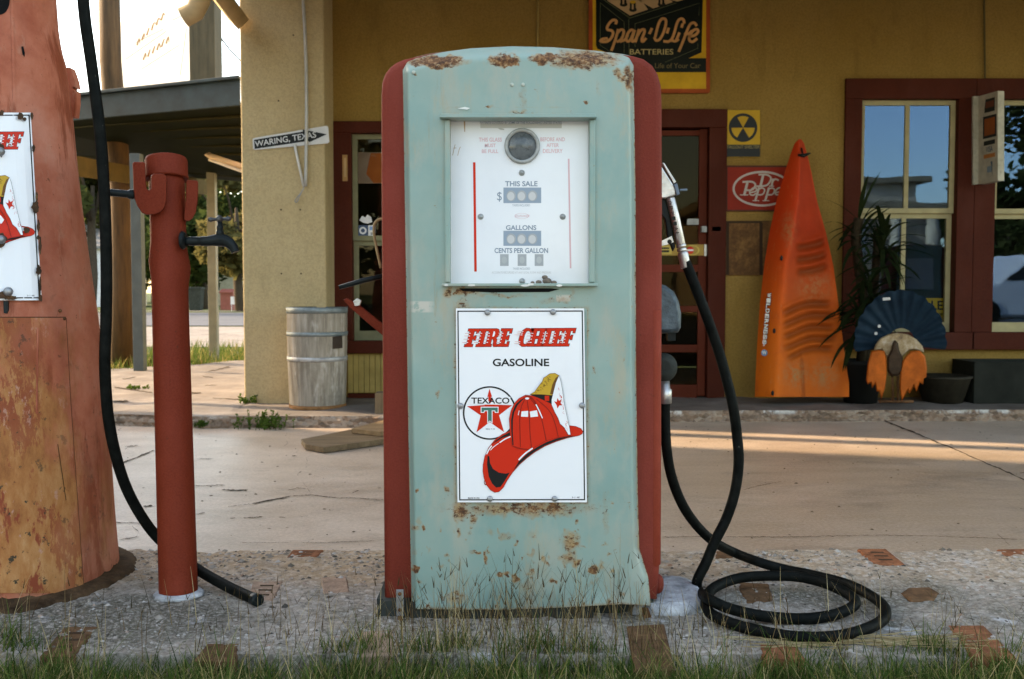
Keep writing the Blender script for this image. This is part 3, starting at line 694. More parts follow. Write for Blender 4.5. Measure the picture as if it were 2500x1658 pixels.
# front panel: dense grid with hole for the dial; rust and chips carried as attributes
Lf = [(113, 983), (150, 983), (600, 990), (1000, 996), (1490, 1005)]
Rf = [(113, 1546), (150, 1547), (500, 1552), (900, 1553), (1200, 1557), (1340, 1561), (1380, 1574), (1410, 1583), (1490, 1590)]
Tp = [(983, 150), (1015, 139), (1050, 131), (1150, 118), (1250, 113), (1350, 115.5), (1450, 123.5), (1520, 132), (1547, 138)]
Bt = [(1005, 1487), (1200, 1489), (1290, 1487), (1400, 1482), (1500, 1476), (1520, 1475), (1550, 1477), (1590, 1479)]
HX0, HX1, HY0, HY1 = 1099, 1439, 290, 692
def fpx(u, v):
    yb = lerp(HY0, HY1, (v - .15) / .3)
    # v->y: [0,.15] top..HY0, [.15,.45] HY0..HY1, [.45,1] HY1..bottom
    x_guess = lerp(983, 1560, u)
    if v <= .15: py = lerp(pw(Tp, x_guess), HY0, v / .15)
    elif v <= .45: py = yb
    else: py = lerp(HY1, pw(Bt, x_guess), (v - .45) / .55)
    l, r = pw(Lf, py), pw(Rf, py)
    if u <= .2: px = lerp(l, HX0, u / .2)
    elif u <= .8: px = lerp(HX0, HX1, (u - .2) / .6)
    else: px = lerp(HX1, r, (u - .8) / .2)
    if v <= .15: py = lerp(pw(Tp, px), HY0, v / .15)
    elif v > .45: py = lerp(HY1, pw(Bt, px), (v - .45) / .55)
    return px, py
def fdep(px, py):
    l, r, t = pw(Lf, py), pw(Rf, py), pw(Tp, px)
    e = min(px - l, r - px); d = .026 * (1 - sstep(0, 16, e)) ** 1.5 + .012 * ((px - 1268) / 290) ** 2
    tt = max(0, 1 - (py - t) / 34); d += .05 * tt * tt
    d += .0022 * mn.noise(Vector((px * .012, py * .009, 0)))
    if py > 1330: d += -.012 * sstep(1330, 1470, py) * sstep(1500, 1590, px)          # kicked-out lower right corner
    if py > 1440: d += .006 * math.sin(px * .016) * sstep(1440, 1488, py)
    return d
BL = [(1062, 150, 66, 13, 1.0), (1231, 148, 34, 14, 1.05), (1328, 143, 30, 12, 1.1), (1425, 146, 85, 20, .85), (1535, 190, 9, 28, .9), (1510, 178, 11, 8, .8), (1518, 193, 8, 9, .75), (1011, 177, 5, 5, .9),
      (1277, 230, 9, 40, .42), (1460, 215, 8, 30, .4), (1275, 1242, 170, 19, .68), (1125, 1246, 22, 24, .75), (1240, 1243, 34, 16, .75), (1345, 1243, 22, 20, .75), (1155, 1268, 9, 14, .7), (1112, 1260, 6, 22, .6),
      (1392, 1322, 28, 24, .66), (1386, 1362, 24, 14, .62), (1407, 1374, 9, 10, .85), (1219, 1403, 10, 8, .95), (1238, 1398, 7, 8, .85), (1255, 1416, 8, 9, 1.0), (1449, 1393, 13, 9, 1.05), (1014, 1392, 7, 10, 1.05), (1189, 1364, 5, 10, .9),
      (1295, 1398, 7, 9, .7), (1240, 1311, 22, 9, .5), (1300, 1305, 20, 14, .42), (1196, 1300, 14, 10, .42), (1480, 1250, 9, 55, .46), (1282, 1430, 30, 14, .4), (1110, 1462, 34, 12, .55), (1016, 1196, 4, 6, 1.0), (1034, 1287, 3, 4, 1.), (1012, 1291, 12, 5, .6), (1155, 1348, 16, 5, .6), (1165, 1348, 6, 5, .85), (1350, 1418, 10, 6, .75), (1278, 1364, 4, 4, .9), (1407, 1297, 4, 3, 1.0), (1075, 1385, 9, 5, .5), (1015, 1345, 9, 9, .45),
      (1030, 752, 26, 10, .25), (1135, 712, 30, 8, .8), (1092, 712, 8, 12, .7), (1398, 715, 8, 22, .5), (1125, 745, 16, 20, .5), (1230, 722, 80, 6, .5), (1375, 733, 16, 9, .6), (1340, 735, 26, 8, .5), (1430, 250, 6, 4, .9), (1190, 262, 8, 4, .7), (1275, 275, 40, 6, .55), (1250, 200, 40, 24, .22), (1340, 195, 60, 30, .2), (1300, 1160, 4, 3, .4)]
for i in range(150):
    yy_ = 1240 + 240 * rnd.random() ** .8 if i % 3 else rnd.uniform(700, 1300)
    xx_ = rnd.uniform(1010, 1555)
    if 1105 < xx_ < 1440 and yy_ < 1235: continue
    r_ = rnd.uniform(1.6, 6.5); BL.append((xx_, yy_, r_, r_ * rnd.uniform(.8, 2.2), rnd.uniform(.2, .8)))
def frust(px, py):
    v = 0; ox, oy = px, py
    px += 9 * mn.noise(Vector((ox * .045, oy * .045, 1))) + 6 * mn.noise(Vector((ox * .11, oy * .11, 4))); py += 9 * mn.noise(Vector((ox * .045, oy * .045, 7))) + 6 * mn.noise(Vector((ox * .11, oy * .11, 9)))
    for cx, cy, rx, ry, s in BL:
        q = ((px - cx) / rx) ** 2 + ((py - cy) / ry) ** 2
        if q < 2.2: v = max(v, s * (1 - q / 2.2) ** .8)
    px, py = ox, oy
    l, r = pw(Lf, py), pw(Rf, py)
    v = max(v, .62 * max(0, 1 - (r - px) / 9), .48 * max(0, 1 - (px - l) / 7), .6 * max(0, 1 - (pw(Bt, px) - py) / 12))
    # halo round the sign and the dial opening
    dx = max(1114 - px, px - 1432, 0); dy = max(755 - py, py - 1226, 0); d = math.hypot(dx, dy)
    if d > 0: v = max(v, .58 * max(0, 1 - d / 15) * (1.1 if py > 1226 else .9))
    dx = max(HX0 - px, px - HX1, 0); dy = max(280 - py, py - 700, 0); d = math.hypot(dx, dy)
    v = max(v, .42 * max(0, 1 - d / 9), .32 * max(0, 1 - abs(d - 18) / 6))
    return v
def fchip(px, py):
    v = max(0, 1 - abs(px - 1028) / 34) * (1 if abs(py - 750) < 13 else 0) * 2
    v = max(v, 1.4 if abs(px - 1375) < 16 and abs(py - 728) < 8 else 0)
    return min(1, v)
mb = MB()
mb.grid(200, 380, lambda u, v: P(*fpx(u, v), DF + fdep(*fpx(u, v))), 0, True, skip=lambda u, v: .2 < u < .8 and .15 < v < .45,
        at=lambda u, v: {'rust': frust(*fpx(u, v)), 'chip': fchip(*fpx(u, v))})
# folded edges of the sheet and the reveal of the dial opening
for sd in (0, 1): mb.grid(1, 120, lambda u, v: P(*fpx(sd, v), DF + fdep(*fpx(sd, v))) + Vector((0, .02 * u, 0)))
mb.grid(60, 1, lambda u, v: P(*fpx(u, 0), DF + fdep(*fpx(u, 0))) + Vector((0, .3 * v, 0)))
mb.grid(60, 1, lambda u, v: P(*fpx(u, 1), DF + fdep(*fpx(u, 1))) + Vector((0, .012 * v, 0)))
for a, b in (((HX0, HY0), (HX0, HY1)), ((HX1, HY0), (HX1, HY1)), ((HX0, HY0), (HX1, HY0)), ((HX0, HY1), (HX1, HY1))):
    mb.grid(1, 30, lambda u, v: P(lerp(a[0], b[0], v), lerp(a[1], b[1], v), DF + fdep(lerp(a[0], b[0], v), lerp(a[1], b[1], v))) + Vector((0, .04 * u, 0)), 0, False, at=lambda u, v: {'rust': .35})
fp = mb.build('front_panel', M['teal'], pump)
mb = MB()
for px, py in ((1250, 207), (1277, 207), (1010, 177)):
    mb = MB(); mb.ball(P(px, py, DF - .001 + fdep(px, py)), .0045, 0, 10, 6, (1, .6, 1)); mb.build('rivet', simple('rivet', (.42, .46, .40), .45, .2), fp)
# dial face with its printing
DD = DF + .032
dz = plane(DD, zt(1050, 270, 3.4844), .0003)
mb = MB()
mb.grid(2, 2, lambda u, v: P(lerp(1094, 1444, u), lerp(282, 698, v), DD), 0, False)
mb.text(dz, 'PATENTS COVERED BY SOME OF THE FOLLOWING UNITED STATES', 425, 94, 1120, 113, 2, 1, .01)
mb.rect(dz, 428, 112, 1120, 150, 1, 5)
for t, a in (('THIS GLASS', (415, 230, 610, 265)), ('MUST', (465, 281, 558, 312)), ('BE FULL', (440, 331, 580, 362)), ('BEFORE AND', (938, 228, 1146, 262)), ('AFTER', (990, 279, 1096, 311)), ('DELIVERY', (960, 327, 1128, 361))): mb.text(dz, t, *a, 1, 2, .02)
mb.fill(dz, [(365, 440), (386, 440), (397, 1370), (376, 1370)], 1, 3); mb.fill(dz, [(1172, 410), (1186, 410), (1202, 1342), (1188, 1342)], 1, 2)
mb.text(dz, 'THIS SALE', 638, 600, 914, 645, 1, 1, .025); mb.text(dz, 'GALLONS', 645, 975, 904, 1017, 1, 1, .025); mb.text(dz, 'CENTS PER GALLON', 548, 1169, 1004, 1213, 1, 1, .025)
mb.text(dz, '$', 570, 692, 610, 776, 1, 1); mb.text(dz, 'TAXES INCLUDED', 700, 797, 850, 815, 1, 1); mb.text(dz, 'TAXES INCLUDED', 704, 1336, 850, 1353, 1, 1); mb.text(dz, 'ACCURATE RECORDED AT ANY LEGAL FLOW AND PRESSURE', 525, 1369, 1030, 1387, 1, 7)
for y0_, y1_ in ((655, 787), (1023, 1151)):
    mb.rect(dz, 624, y0_, 945, y1_, 1, 4)
    for i, xx in enumerate((690, 780, 872)):
        mb.disc(dz, xx, (y0_ + y1_) / 2 + 4, 41, 2, 9, 24, 46); mb.disc(dz, xx - 3, (y0_ + y1_) / 2 + 8, 31, 3, 6, 24, 36)
for a in ((595, 668), (745, 820), (890, 964)): mb.rect(dz, a[0], 1222, a[1], 1322, 1, 9); mb.disc(dz, (a[0] + a[1]) / 2, 1272, 22, 2, 8, 20, 30)
mb.ring(dz, 780, 897, 56, 60, 1, 2, 40, .4); mb.text(dz, 'SOUTHWEST', 722, 888, 848, 908, 2, 2)
for pts in ([(192, 380), (205, 320), (213, 290)], [(235, 382), (248, 330), (258, 310)], [(200, 320), (222, 318)]): mb.stroke(dz, pts, 5, 1, 10, 3)
mb.fill(dz, [(284, 72), (300, 72), (298, 182), (292, 182)], 1, 10); mb.fill(dz, [(160, 66), (165, 66), (176, 1460), (168, 1460)], 1, 10); mb.fill(dz, [(575, 152), (600, 148), (632, 157), (628, 166), (600, 164)], 3, 8)
dial = mb.build('dial_face', [M['dialwhite'], M['slate'], M['pink'], M['signred'], M['slatebox'], M['smudge'], M['pale'], simple('fine_print', (.5, .5, .5), .3, .05), simple('pale_print2', (.40, .42, .42), .3, .1), M['smallwin'], simple('rust_run', (.42, .3, .2), .6)], pump)
mb = MB(); c0 = dz(783, 303); k = DD / F / 3.4844
mb.lathe(c0, [(150 * k, 0), (150 * k, .004), (142 * k, .009), (130 * k, .010), (120 * k, .006), (117 * k, .002)], 48, 0, (False, False), (0, -1, 0))
mb.lathe(c0, [(118 * k, .003), (90 * k, .007), (50 * k, .010), (1 * k, .011)], 40, 1, (False, True), (0, -1, 0))
mb.build('sight_glass', [simple('sight_rim', (.36, .37, .36), .45, .25, 40), m_dome()], dial)
for x, y in ((780, 530), (430, 903), (1128, 903), (783, 1452)):
    mb = MB(); mb.lathe(dz(x, y), [(26 * k, 0), (24 * k, .002), (12 * k, .003), (10 * k, .005), (1 * k, .006)], 16, 0, (False, True), (0, -1, 0)); mb.build('screw', simple('pale_screw', (.36, .37, .36), .4, .3, 60, 0, 80, .3), dial)
# dial frame: side strips, hood and sill
mb = MB()
for a, b in ((1086, 1099), (1439, 1453)):
    mb = MB(); pbox(mb, a, 292, b, 690, DF - .004, DF + .012); mb.build('dial_frame', M['teal'], pump, bevel=.0025)
mb = MB(); q = [P(1074, 281, DF), P(1456, 277, DF), P(1456, 285, DF - .022), P(1456, 290, DF - .022), P(1074, 291, DF - .022), P(1074, 286, DF - .022)]
mb.box((P(1074, 284, DF).x, DF - .022, P(1250, 291, DF).z), (P(1456, 284, DF).x, DF + .03, P(1250, 287, DF).z)); mb.box((P(1076, 280, DF).x, DF - .003, P(1250, 287, DF).z + .0005), (P(1454, 280, DF).x, DF + .02, P(1250, 278, DF).z))
mb.build('hood', M['teal'], pump, bevel=.0015)
mb = MB(); mb.box((P(1080, 693, DF).x, DF - .018, P(1250, 699, DF).z), (P(1458, 693, DF).x, DF + .034, P(1250, 692, DF).z)); sill = mb.build('sill', M['teal'], pump, bevel=.0015)
mb = MB()
for px, py, r in ((1335, 686, .009), (1315, 689, .006), (1352, 690, .006), (1330, 677, .006), (1300, 690, .004)):
    mb.ball(P(px, py, DF + .012), r, 0, 9, 6, (1.2, 1, .8))
mb.build('dirt_clod', simple('dry_mud', (.2, .16, .13), .95, .3, 60, .6, 200), sill)
mb = MB()
for x, y, r in ((1150, 696, 12), (1282, 697, 11), (1297, 694, 8), (1365, 697, 7), (1090, 696, 5)):
    mb = MB(); mb.fill(plane(DF - .0186), [(x + r * math.cos(a) * rnd.uniform(.6, 1.2), y + 3 * math.sin(a)) for a in [i * .7 for i in range(9)]], 0); mb.build('paint_chip', simple('chip_white', (.66, .66, .62), .6), sill)
mb = MB(); sl = plane(DF - .0012); mb.fill(sl, [(1121, 704), (1345, 704), (1366, 706), (1340, 713), (1200, 714), (1130, 711)], 0); mb.build('slot', simple('slot_black', (.006, .006, .006), .9), pump)
mb = MB(); mb.fill(plane(DF - .001), [(1117, 265), (1135, 261), (1148, 264), (1140, 268)], 0); mb.build('paint_flake', simple('chip_white', (.66, .66, .62), .6), pump)

# ---- the enamel helmet sign (drawn in photo pixels, mapped by mp)
GLY = {
 'F': (.62, [(0,0),(.46,0),(.46,.13),(.36,.13),(.36,.42),(.44,.42),(.44,.36),(.54,.36),(.54,.62),(.44,.62),(.44,.56),(.36,.56),(.36,.86),(.5,.86),(.5,.74),(.62,.74),(.62,1),(0,1),(0,.87),(.1,.87),(.1,.13),(0,.13)]),
 'I': (.46, [(0,0),(.46,0),(.46,.13),(.36,.13),(.36,.87),(.46,.87),(.46,1),(0,1),(0,.87),(.1,.87),(.1,.13),(0,.13)]),
 'E': (.62, [(0,0),(.62,0),(.62,.28),(.5,.28),(.5,.14),(.36,.14),(.36,.42),(.44,.42),(.44,.36),(.54,.36),(.54,.62),(.44,.62),(.44,.56),(.36,.56),(.36,.86),(.5,.86),(.5,.74),(.62,.74),(.62,1),(0,1),(0,.87),(.1,.87),(.1,.13),(0,.13)]),
 'H': (.86, [(0,0),(.42,0),(.42,.13),(.34,.13),(.34,.43),(.52,.43),(.52,.13),(.44,.13),(.44,0),(.86,0),(.86,.13),(.78,.13),(.78,.87),(.86,.87),(.86,1),(.44,1),(.44,.87),(.52,.87),(.52,.57),(.34,.57),(.34,.87),(.42,.87),(.42,1),(0,1),(0,.87),(.08,.87),(.08,.13),(0,.13)]),
 'R': (.74, [(0,0),(.42,0),(.42,.13),(.35,.13),(.35,.42),(.42,.42),(.48,.3),(.5,.06),(.56,0),(.72,0),(.74,.12),(.68,.12),(.64,.4),(.57,.49),(.68,.58),(.7,.78),(.62,.95),(.5,1),(0,1),(0,.87),(.09,.87),(.09,.13),(0,.13)]),
 'C': (.74, [(.68,.18),(.6,.06),(.48,0),(.28,0),(.1,.12),(.02,.35),(.02,.65),(.1,.88),(.28,1.02),(.48,1.0),(.57,.95),(.61,1),(.72,1),(.72,.68),(.6,.68),(.54,.82),(.42,.89),(.32,.83),(.27,.65),(.27,.35),(.32,.17),(.42,.11),(.52,.16),(.58,.3),(.7,.3)]),
}
SIGN_M = [M['white'], M['ink'], M['signred'], M['gold'], M['brown'], M['darkred'], M['green'], M['pink'], M['chip']]
def helmet_sign(mb, mp):
    """mp(px, py, k): photo pixels of the central sign -> point, k = printing layer"""
    W, K, RD, GO, BR, DR, GR, PK = range(8)
    mb.grid(14, 14, lambda u, v: mp(lerp(lerp(1113, 1426, u), lerp(1117, 1433, u), v), lerp(753, 1226.5, v), 0), W, False)
    mb.grid(14, 1, lambda u, v: mp(lerp(1113, 1426, u), 753, 0 if v else -9), W, False); mb.grid(14, 1, lambda u, v: mp(lerp(1117, 1433, u), 1226.5, 0 if v else -9), W, False)
    mb.grid(1, 14, lambda u, v: mp(lerp(1426, 1433, v), lerp(753, 1226.5, v), 0 if u else -9), W, False)
    o_ = [(1116.5, 758.5), (1423, 758), (1428.5, 1221.5), (1121, 1222)]; i_ = [(1119.5, 761.5), (1420, 761), (1425.5, 1218.5), (1124, 1219)]
    for j in range(4):
        k2 = (j + 1) % 4; N = 12
        mb.grid(N, 1, lambda u, v: mp(lerp(lerp(o_[j][0], o_[k2][0], u), lerp(i_[j][0], i_[k2][0], u), v), lerp(lerp(o_[j][1], o_[k2][1], u), lerp(i_[j][1], i_[k2][1], u), v), 1), K, False)
    # FIRE CHIEF
    t = zt(1100, 780, 6.956); hh = 305.
    for ch, bx in (('F', 230), ('I', 425), ('R', 560), ('E', 790), ('C', 1125), ('H', 1300), ('I', 1540), ('E', 1680), ('F', 1868)):
        wd_, pts = GLY[ch]
        q = [(bx + x * hh + y * hh * .25, 464 - y * hh - (bx - 230) * .006) for x, y in pts]
        mb.fill(mp, [t(*a) for a in offset_poly(q, 7)], 2, K); mb.fill(mp, [t(*a) for a in q], 3, RD)
        if ch == 'R': mb.fill(mp, [t(bx + x * hh + y * hh * .25, 464 - y * hh) for x, y in [(.35, .56), (.43, .57), (.46, .64), (.46, .76), (.42, .85), (.35, .86)]], 4, W)
        for y in ((.75, .6, .42, .24) if ch != 'C' else (.86, .76, .66, .28, .18)):
            x0_ = bx + hh * (.06 if ch != 'C' else .02) + y * hh * .25 + rnd.uniform(-8, 8); y0_ = 464 - y * hh
            mb.fill(mp, [t(x0_ - 45, y0_ - 7), t(x0_ + 34, y0_ - 6), t(x0_ + 34, y0_ + 6), t(x0_ - 45, y0_ + 7)], 5, W)
            mb.fill(mp, [t(x0_ - 62 - (60 if rnd.random() < .2 else 0), y0_ - 2), t(x0_ + 10, y0_ - 3), t(x0_ + 10, y0_ + 3), t(x0_ - 62, y0_ + 2)], 6, RD)
    z3 = zt(1080, 720, 2.903)
    T3 = lambda body, x0, y0, x1, y1, k, mi, b=0.: mb.text(lambda x, y, k_: mp(*z3(x, y), k_), body, x0, y0, x1, y1, k, mi, b)
    T3('GASOLINE', 357, 452, 757, 506, 2, K, .022); T3('MADE IN USA', 182, 1434, 264, 1446, 2, K, .01); T3('3-1 48', 918, 1430, 972, 1441, 2, K)
    h = zt(1120, 900, 4.9); hm = lambda x, y, k: mp(*h(x, y), k)
    # round star emblem
    mb.ring(hm, 370, 531, 302, 321, 2, K, 72)
    star = [(368, 240), (412, 380), (430, 432), (640, 438), (482, 558), (543, 760), (370, 640), (212, 762), (262, 560), (100, 450), (310, 436), (330, 380)]
    mb.fill(hm, star, 2, RD)
    mb.rect(hm, 140, 338, 618, 430, 3, W); mb.fill(hm, [(355, 338), (385, 338), (400, 380), (376, 420), (352, 380)], 4, RD); mb.text(hm, 'TEXACO', 150, 346, 606, 420, 5, K, .02)
    T_ = [(272, 466), (466, 466), (466, 520), (440, 520), (434, 500), (394, 500), (394, 640), (370, 622), (350, 640), (350, 500), (304, 500), (298, 520), (272, 520)]
    mb.fill(hm, offset_poly(T_, 9), 3, W); mb.fill(hm, T_, 4, GR); mb.text(hm, 'REG T M', 326, 716, 430, 730, 3, K)
    # helmet
    brim = [(640, 735), (520, 790), (430, 860), (360, 950), (315, 1050), (295, 1150), (292, 1230), (305, 1310), (335, 1390), (380, 1450), (430, 1478), (480, 1470), (530, 1420), (580, 1330), (640, 1242), (720, 1150), (810, 1070), (910, 995), (1030, 925), (1170, 868), (1300, 826), (1440, 797), (1475, 777), (1482, 752), (1460, 720), (1400, 695), (1320, 685), (1200, 660), (900, 640)]
    mb.fill(hm, offset_poly(brim, 6), 7, DR); mb.fill(hm, brim, 8, RD)
    mb.fill(hm, [(850, 308), (1112, 308), (1125, 320), (1108, 425), (1040, 392), (940, 365)], 8, K); mb.rect(hm, 1030, 325, 1082, 388, 9, RD)
    dome = [(618, 800), (606, 600), (625, 510), (665, 420), (720, 360), (800, 318), (880, 328), (960, 358), (1040, 392), (1105, 425), (1150, 520), (1210, 645), (1300, 720), (1335, 800), (1180, 822), (1040, 862), (930, 925), (830, 972), (700, 955), (640, 925)]
    mb.fill(hm, offset_poly(dome, 5), 9, DR); mb.fill(hm, dome, 10, RD)
    mb.fill(hm, [(642, 920), (628, 740), (626, 620), (642, 520), (680, 430), (740, 372), (800, 345), (760, 380), (702, 440), (664, 525), (648, 620), (646, 760), (656, 915)], 11, K)
    mb.fill(hm, [(612, 760), (530, 800), (455, 850), (400, 905), (440, 880), (520, 830), (616, 800)], 9, K)
    mb.fill(hm, [(345, 1040), (338, 1150), (358, 1290), (398, 1375), (448, 1424), (500, 1416), (550, 1345), (608, 1246), (560, 1256), (480, 1244), (410, 1200), (374, 1130), (366, 1050)], 9, K)
    mb.fill(hm, [(652, 1222), (720, 1108), (830, 1010), (940, 938), (1050, 880), (1180, 832), (1340, 806), (1400, 803), (1300, 823), (1170, 864), (1030, 921), (910, 991), (810, 1066), (720, 1146)], 12, K)
    for pts, w_ in (([(720, 1090), (790, 1020), (880, 955)], 17), ([(490, 885), (550, 845), (615, 815)], 14), ([(380, 975), (420, 935), (475, 895)], 8), ([(335, 1020), (360, 970), (392, 925)], 14)): mb.stroke(hm, pts, w_, 12, W, 4)
    for pts in ([(800, 350), (745, 470), (730, 640), (738, 935)], [(818, 380), (842, 560), (852, 760), (872, 955)], [(850, 350), (945, 480), (1000, 640), (1045, 860)], [(930, 365), (1080, 500), (1150, 650), (1190, 815)], [(655, 930), (760, 960), (840, 965)]): mb.stroke(hm, pts, 11, 11, DR, 5)
    mb.stroke(hm, [(800, 325), (870, 350), (930, 430), (970, 520)], 16, 12, DR, 5)
    mb.fill(hm, [(752, 512), (830, 506), (829, 578), (744, 574)], 12, W); mb.fill(hm, [(850, 514), (935, 498), (950, 572), (858, 582)], 12, W); mb.stroke(hm, [(925, 432), (955, 490), (1000, 590)], 13, 13, W, 3); mb.stroke(hm, [(722, 505), (712, 555)], 8, 12, W, 1); mb.disc(hm, 818, 358, 24, 13, W, 16, 13)
    mb.ring(hm, 322, 1360, 12, 20, 6, DR, 20, 1.8)
    horn = [(862, 306), (910, 280), (960, 210), (1005, 150), (1018, 112), (1040, 100), (1090, 64), (1150, 58), (1198, 85), (1160, 170), (1132, 270), (1112, 318), (1000, 308)]
    mb.fill(hm, offset_poly(horn, 5), 13, BR); mb.fill(hm, horn, 14, GO)
    mb.fill(hm, [(1198, 85), (1160, 110), (1120, 190), (1092, 305), (1125, 306), (1152, 200)], 15, BR)
    for i in range(26):
        a, b = rnd.random(), rnd.random(); cx, cy = lerp(lerp(900, 1050, a), lerp(1000, 1130, a), b), lerp(290, 90, a)
        mb.stroke(hm, [(cx - 9, cy + 6), (cx, cy - 4), (cx + 9, cy + 5)], 4, 15, BR, 3)
    sh = [(1200, 85), (1162, 170), (1132, 290), (1112, 370), (1112, 430), (1150, 520), (1190, 590), (1215, 660), (1262, 702), (1312, 790), (1336, 790), (1320, 690), (1290, 560), (1262, 420), (1238, 250), (1216, 130)]
    mb.fill(hm, offset_poly(sh, 4), 16, K); mb.fill(hm, sh, 17, W)
    mb.fill(hm, [(1140, 390), (1172, 400), (1180, 352), (1200, 385), (1235, 365), (1218, 410), (1240, 440), (1205, 440), (1180, 478), (1172, 440)], 18, RD)
    for i in range(16):
        a = rnd.random(); y = lerp(180, 740, a); x = lerp(1195, 1312, a) + rnd.uniform(-18, 14)
        mb.stroke(hm, [(x, y), (x + rnd.uniform(-14, 14), y + 16), (x + rnd.uniform(-10, 14), y + 30)], 5, 18, PK if rnd.random() < .5 else RD, 3)
sp1 = plane(DF - .006, step=.00022)
mb = MB(); helmet_sign(mb, sp1); sign = mb.build('sign_plate', SIGN_M, pump)
for px, py in ((1190, 763), (1350, 762), (1124, 991), (1421, 990), (1196, 1218), (1354, 1218)):
    mb = MB(); mb.lathe(P(px, py, DF - .0095), [(.0068, 0), (.0066, .0015), (.0045, .0035), (.002, .0042), (.0005, .0043)], 16, 0, (False, True), (0, -1, 0)); mb.build('bolt', M['steel'], sign)

# base, straps, guards
mb = MB(); pbox(mb, 920, 1462, 1595, 1545, DF + .05, DF + .40); mb.prism([Vector((P(912, 1500, DF + .03).x, DF + .02, IZ - .01)), Vector((P(935, 1500, DF + .03).x, DF + .02, P(935, 1465, DF + .03).z)), Vector((P(1000, 1500, DF + .03).x, DF + .02, P(935, 1465, DF + .03).z)), Vector((P(1000, 1500, DF + .03).x, DF + .02, IZ - .01))], (0, .36, 0))
mb.box((P(1000, 1500, DF).x, DF + .012, IZ - .01), (P(1450, 1500, DF).x, DF + .35, P(1250, 1478, DF).z)); mb.build('base', M['darkpaint'], pump)
for pts in (([(967, 1440), (985, 1440), (986, 1470), (986, 1505), (968, 1505), (967, 1470)]), ([(1565, 1484), (1583, 1484), (1600, 1535), (1580, 1538)])):
    mb = MB(); mb.prism([P(x, y, DF + .012) for x, y in pts], (0, .004, 0))
    for yy in ((1450, 1489) if pts[0][0] == 967 else ()): mb.lathe(P(976, yy, DF + .012), [(.0045, 0), (.0045, .003), (.001, .004)], 8, 1, (False, True), (0, -1, 0))
    mb.build('anchor_strap', [M['steel'] if pts[0][0] == 967 else M['rustm'], M['rustm']], pump, bevel=.001)
mb = MB(); mb.tube([P(977, 1506, DF + .005), P(974, 1535, DF - .015)], .006, 8); mb.build('anchor_bolt', M['rustm'], pump)
mb = MB(); mb.tube([P(1601, 757, DC + .01), P(1601, 900, DC + .01), P(1601, 1200, DC + .01), P(1600, 1375, DC + .01), P(1592, 1392, DC + .02)], [.0125, .0125, .0125, .0125, .006], 16)
mb.build('hose_guard', m_red('guard_red', (.225, .032, .016), (.17, .024, .011)), pump)
mb = MB(); mb.ball(P(1605, 1425, DC + .05), .022, 0, 14, 8, (.7, 1, 1.1)); mb.build('side_knob', M['red'], pump)
# left side: pump handle lever, red arm with nut, wire loop
mb = MB(); mb.tube([P(945, 672, DC + .2), P(890, 684, DC + .2), P(828, 702, DC + .19)], [.006, .007, .0055], 10); mb.build('crank_rod', M['black'], pump)
mb = MB(); q = [(838, 732), (846, 728), (875, 744), (945, 800), (945, 828), (905, 795), (855, 752)]; mb.prism([P(x, y, DC + .21) for x, y in q], (0, .02, 0)); arm = mb.build('swing_arm', M['post'], pump, bevel=.002)
mb = MB(); mb.prism([P(x, y, DC + .20) for x, y in ((862, 736), (872, 728), (882, 734), (878, 746), (866, 748))], (0, .012, 0)); mb.build('nut', M['metal'], arm, bevel=.001)
mb = MB(); mb.tube([P(x, y, DC + .26) for x, y in cr([(945, 535), (925, 536), (914, 548), (913, 570), (920, 610), (930, 655)], 4)], .0035, 8); mb.build('wire_loop', simple('old_brass', (.3, .2, .1), .5, .2), pump)
# right side: nozzle boot (blue grey shell) and swivel housing
mb = MB(); q = [(1600, 690), (1625, 697), (1645, 712), (1657, 735), (1663, 765), (1662, 800), (1655, 812), (1600, 815)]
mb.loft([[P(x, y, 2.50 + d) for x, y in offset_poly(q, -o)] for o, d in ((10, -.02), (3, -.013), (0, 0), (0, .06), (6, .07))], 0, True); mb.build('nozzle_boot', simple('blue_grey_boot', (.075, .11, .13), .45, .5, 40, .3, 60, .2, .5, .5), pump)
mb = MB(); mb.box(tuple(P(1630, 832, 2.5)), tuple(P(1650, 812, 2.5) + Vector((0, .03, 0)))); mb.build('boot_foot', M['black'], pump)
mb = MB(); mb.loft([[P(1620 + a * 34 * math.cos(t), 897 + a * 36 * math.sin(t), 2.5 + d) for t in [i * .35 for i in range(18)]] for a, d in ((.5, -.03), (.9, -.018), (1, 0), (1, .05), (.8, .06))], 0, True); mb.build('swivel_housing', M['darkpaint'], pump)
# back side (seen only mirrored in the windows)
mb = MB(); bk = DC + .379
mb.prism([Vector((p.x, bk, p.z)) for p in [P(x, y, DC) for x, y in [(990, 1465), (985, 160), (1150, 122), (1250, 118), (1350, 120), (1545, 142), (1560, 1465)]]], (0, .012, 0)); mb.build('back_panel', M['teal'], pump)
mb = MB(); mb.prism([Vector((p.x, bk + .0125, p.z)) for p in [P(x, y, DC) for x, y in [(1100, 690), (1100, 290), (1440, 290), (1440, 690)]]], (0, .004, 0)); mb.build('back_dial', M['dialwhite'], pump)

# third pump of the row, off to the right, mirrored in the store windows
p3 = copy_tree(pump); p3.name = 'gas_pump'; p3.location.x += 4.85; p3.location.y += .05
p3['label'] = 'teal pump further along the island, seen mirrored in the store window'

